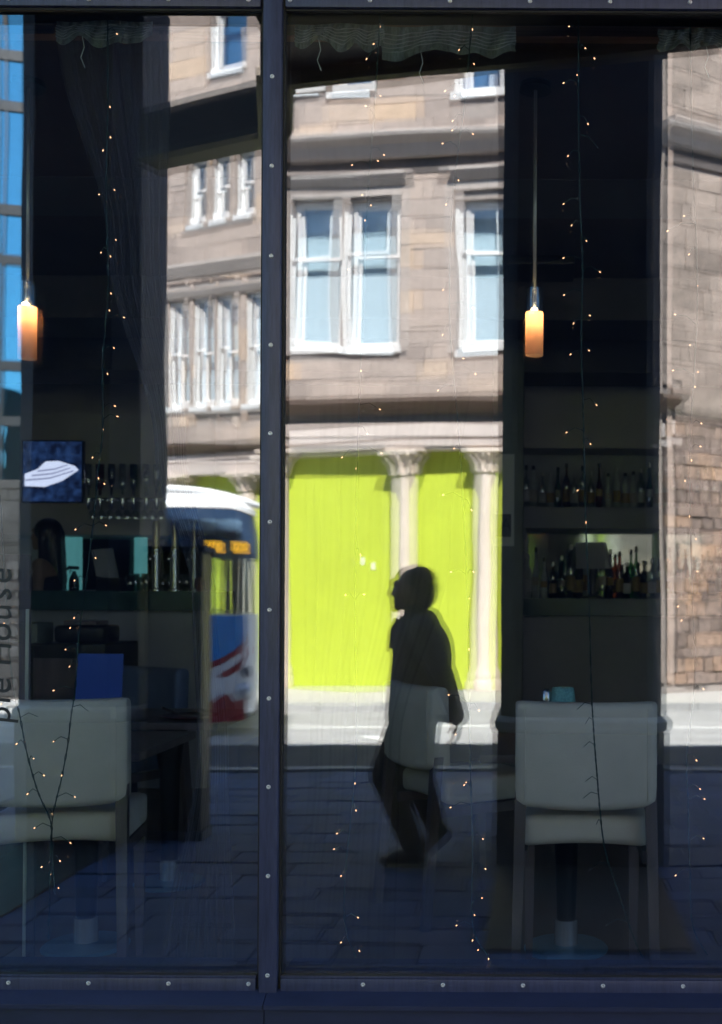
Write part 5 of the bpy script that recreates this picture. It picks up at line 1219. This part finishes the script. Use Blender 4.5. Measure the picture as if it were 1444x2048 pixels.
# ---- fairy lights
M_wire = mat('dark green wire', (0.012, 0.05, 0.045), 0.5)
M_bulbf = glow('fairy bulb', (1.0, 0.48, 0.24), 1.15)
M_dead = mat('clear dead bulb', (0.35, 0.36, 0.34), 0.2)
def spline(pts, n=6):
    out = []
    for i in range(len(pts) - 1):
        p0, p1, p2, p3 = pts[max(i - 1, 0)], pts[i], pts[i + 1], pts[min(i + 2, len(pts) - 1)]
        for k in range(n):
            t = k / n; out.append(tuple(0.5 * (2 * p1[j] + (p2[j] - p0[j]) * t + (2 * p0[j] - 5 * p1[j] + 4 * p2[j] - p3[j]) * t * t + (3 * p1[j] - p0[j] - 3 * p2[j] + p3[j]) * t ** 3) for j in (0, 1)))
    return out + [pts[-1]]
def strand(path, bulbs, dead, label, Y=0.09, seed=1):
    random.seed(seed)
    sp = spline(path); t = thing('fairy_light_strand', P(path[0][0], path[0][1], Y), label, 'fairy lights', 'fairy light strands in the window')
    W3 = [P(x, y, Y + 0.012 * math.sin(i * 0.4 + seed)) for i, (x, y) in enumerate(sp)]
    MB().tube([w_ + Vector((0.0018 * math.sin(i * 2.1), 0, 0)) for i, w_ in enumerate(W3)], 0.0016, 5).build('wire', M_wire, t, smooth=True)
    MB().tube([w_ + Vector((-0.0018 * math.sin(i * 2.1), 0.002, 0)) for i, w_ in enumerate(W3)], 0.0014, 5).build('wire', M_wire, t, smooth=True)
    tw = MB()
    for lit, lst in ((True, bulbs), (False, dead)):
        for x, y in lst:
            q = P(x, y, Y + random.uniform(-0.02, 0.02)); near = min(W3, key=lambda w_: (w_ - q).length + abs(w_.z - q.z - 0.005) * 0.5)
            mid = (q + near) / 2 + Vector((0, 0, 0.012))
            if (q - near).length < 0.11: tw.tube([near, mid, q], 0.0012, 5)
            d = (q - mid).normalized()
            MB().capsule(q - d * 0.0014, q + d * 0.0014, 0.0017, 0.0013, 6).build('bulb', M_bulbf if lit else M_dead, t, smooth=True)
    tw.build('twig_wire', M_wire, t)
strand([(1157, 20), (1157, 200), (1160, 400), (1165, 520), (1163, 640), (1163, 720), (1166, 800), (1168, 900), (1172, 1060), (1178, 1200), (1183, 1380), (1186, 1440), (1190, 1500), (1195, 1560), (1200, 1620), (1210, 1700), (1235, 1780), (1265, 1870), (1285, 1915)],
       [(1138, 53), (1171, 97), (1189, 117), (1154, 150), (1127, 166), (1176, 248), (1136, 312), (1127, 408), (1143, 451), (1173, 482), (1127, 516), (1200, 544), (1128, 590), (1180, 631), (1147, 647), (1178, 701), (1141, 709), (1193, 810), (1133, 865), (1181, 888), (1155, 981), (1172, 1045)],
       [(1195, 295), (1155, 397), (1155, 1418), (1171, 1447), (1168, 1493), (1172, 1562), (1167, 1596), (1193, 1648), (1180, 1739), (1213, 1850)], 'green wire strand of tiny lights hanging down over the wide pane\'s cream chair', seed=1)
strand([(0, 990), (6, 1100), (12, 1200), (20, 1320), (30, 1397), (38, 1425), (52, 1500), (68, 1560), (80, 1595), (100, 1640), (102, 1680), (100, 1730), (98, 1820), (96, 1880)],
       [(10, 1214), (8, 1247), (2, 1408), (33, 1488), (67, 1517), (88, 1551), (55, 1588), (105, 1628), (69, 1656)], [(75, 1433)], 'green wire strand of tiny lights entering from the left edge over the cut-off chair', seed=2)
strand([(215, 40), (215, 215), (212, 380), (215, 500), (215, 600), (205, 720), (205, 860), (195, 950), (188, 1030), (170, 1180), (160, 1250), (155, 1300), (150, 1380), (142, 1430), (135, 1490), (122, 1560), (112, 1600), (104, 1640), (104, 1700), (110, 1790)],
       [(234, 68), (220, 214), (221, 275), (206, 301), (229, 380), (198, 389), (232, 480), (202, 505), (221, 513), (222, 587), (219, 621), (248, 635), (228, 696), (215, 748), (230, 812), (235, 833), (206, 859), (185, 915), (197, 957), (209, 968), (151, 1059), (212, 1051), (191, 1116), (149, 1161), (148, 1236), (140, 1256), (131, 1299), (139, 1333), (107, 1381), (107, 1483), (123, 1551), (150, 1594), (141, 1686), (120, 1722), (83, 1734), (101, 1749), (117, 1776)],
       [(176, 1422)], 'green wire strand of tiny lights down the middle of the narrow pane', seed=3)
strand([(760, 30), (750, 200), (735, 400), (725, 640), (715, 900), (710, 1200), (712, 1500), (700, 1650), (690, 1750), (690, 1850), (712, 1915)],
       [(760, 53), (747, 88), (733, 118), (761, 192), (731, 212), (768, 310), (756, 322), (704, 330), (724, 390), (742, 411), (730, 441), (697, 539), (722, 742), (760, 819), (735, 868), (684, 915), (763, 907), (712, 937), (691, 1190), (728, 1189), (721, 1110), (710, 1567), (712, 1621), (674, 1667), (668, 1698), (682, 1752), (716, 1835), (682, 1885), (719, 1902)], [], 'thin strand of tiny lights across the lime hoarding\'s wide panel', seed=4)
strand([(945, 25), (930, 200), (905, 400), (900, 650), (920, 900), (935, 1200), (940, 1500), (945, 1700), (945, 1850), (978, 1915)],
       [(945, 59), (918, 100), (948, 128), (890, 182), (909, 192), (905, 242), (904, 261), (946, 268), (885, 287), (917, 361), (892, 409), (886, 580), (946, 616), (885, 670), (927, 717), (951, 748), (876, 781), (908, 897), (886, 990), (943, 1020), (902, 1144), (947, 1144), (939, 1197), (938, 1299), (939, 1334), (897, 1390), (958, 1421), (911, 1469), (932, 1565), (928, 1570), (901, 1615), (966, 1678), (971, 1738), (964, 1796), (949, 1830), (913, 1851), (945, 1881), (956, 1900), (977, 1918)], [], 'thin strand of tiny lights just left of the dark column reflection', seed=5)
strand([(1380, 40), (1385, 300), (1395, 600), (1380, 900), (1385, 1200), (1390, 1350), (1374, 1510), (1376, 1600), (1378, 1680), (1380, 1740), (1385, 1850), (1415, 1910)],
       [(1368, 432), (1335, 462), (1378, 509), (1395, 572), (1350, 629), (1380, 690), (1346, 741), (1396, 744), (1390, 774), (1381, 845), (1403, 847), (1401, 893), (1383, 921), (1370, 962), (1379, 1033), (1392, 1078), (1395, 1143), (1356, 1213), (1363, 1241), (1393, 1521), (1400, 1578), (1409, 1598), (1407, 1677), (1351, 1751), (1407, 1378)], [], 'strand of tiny lights near the right picture edge before the rubble wall', seed=6)
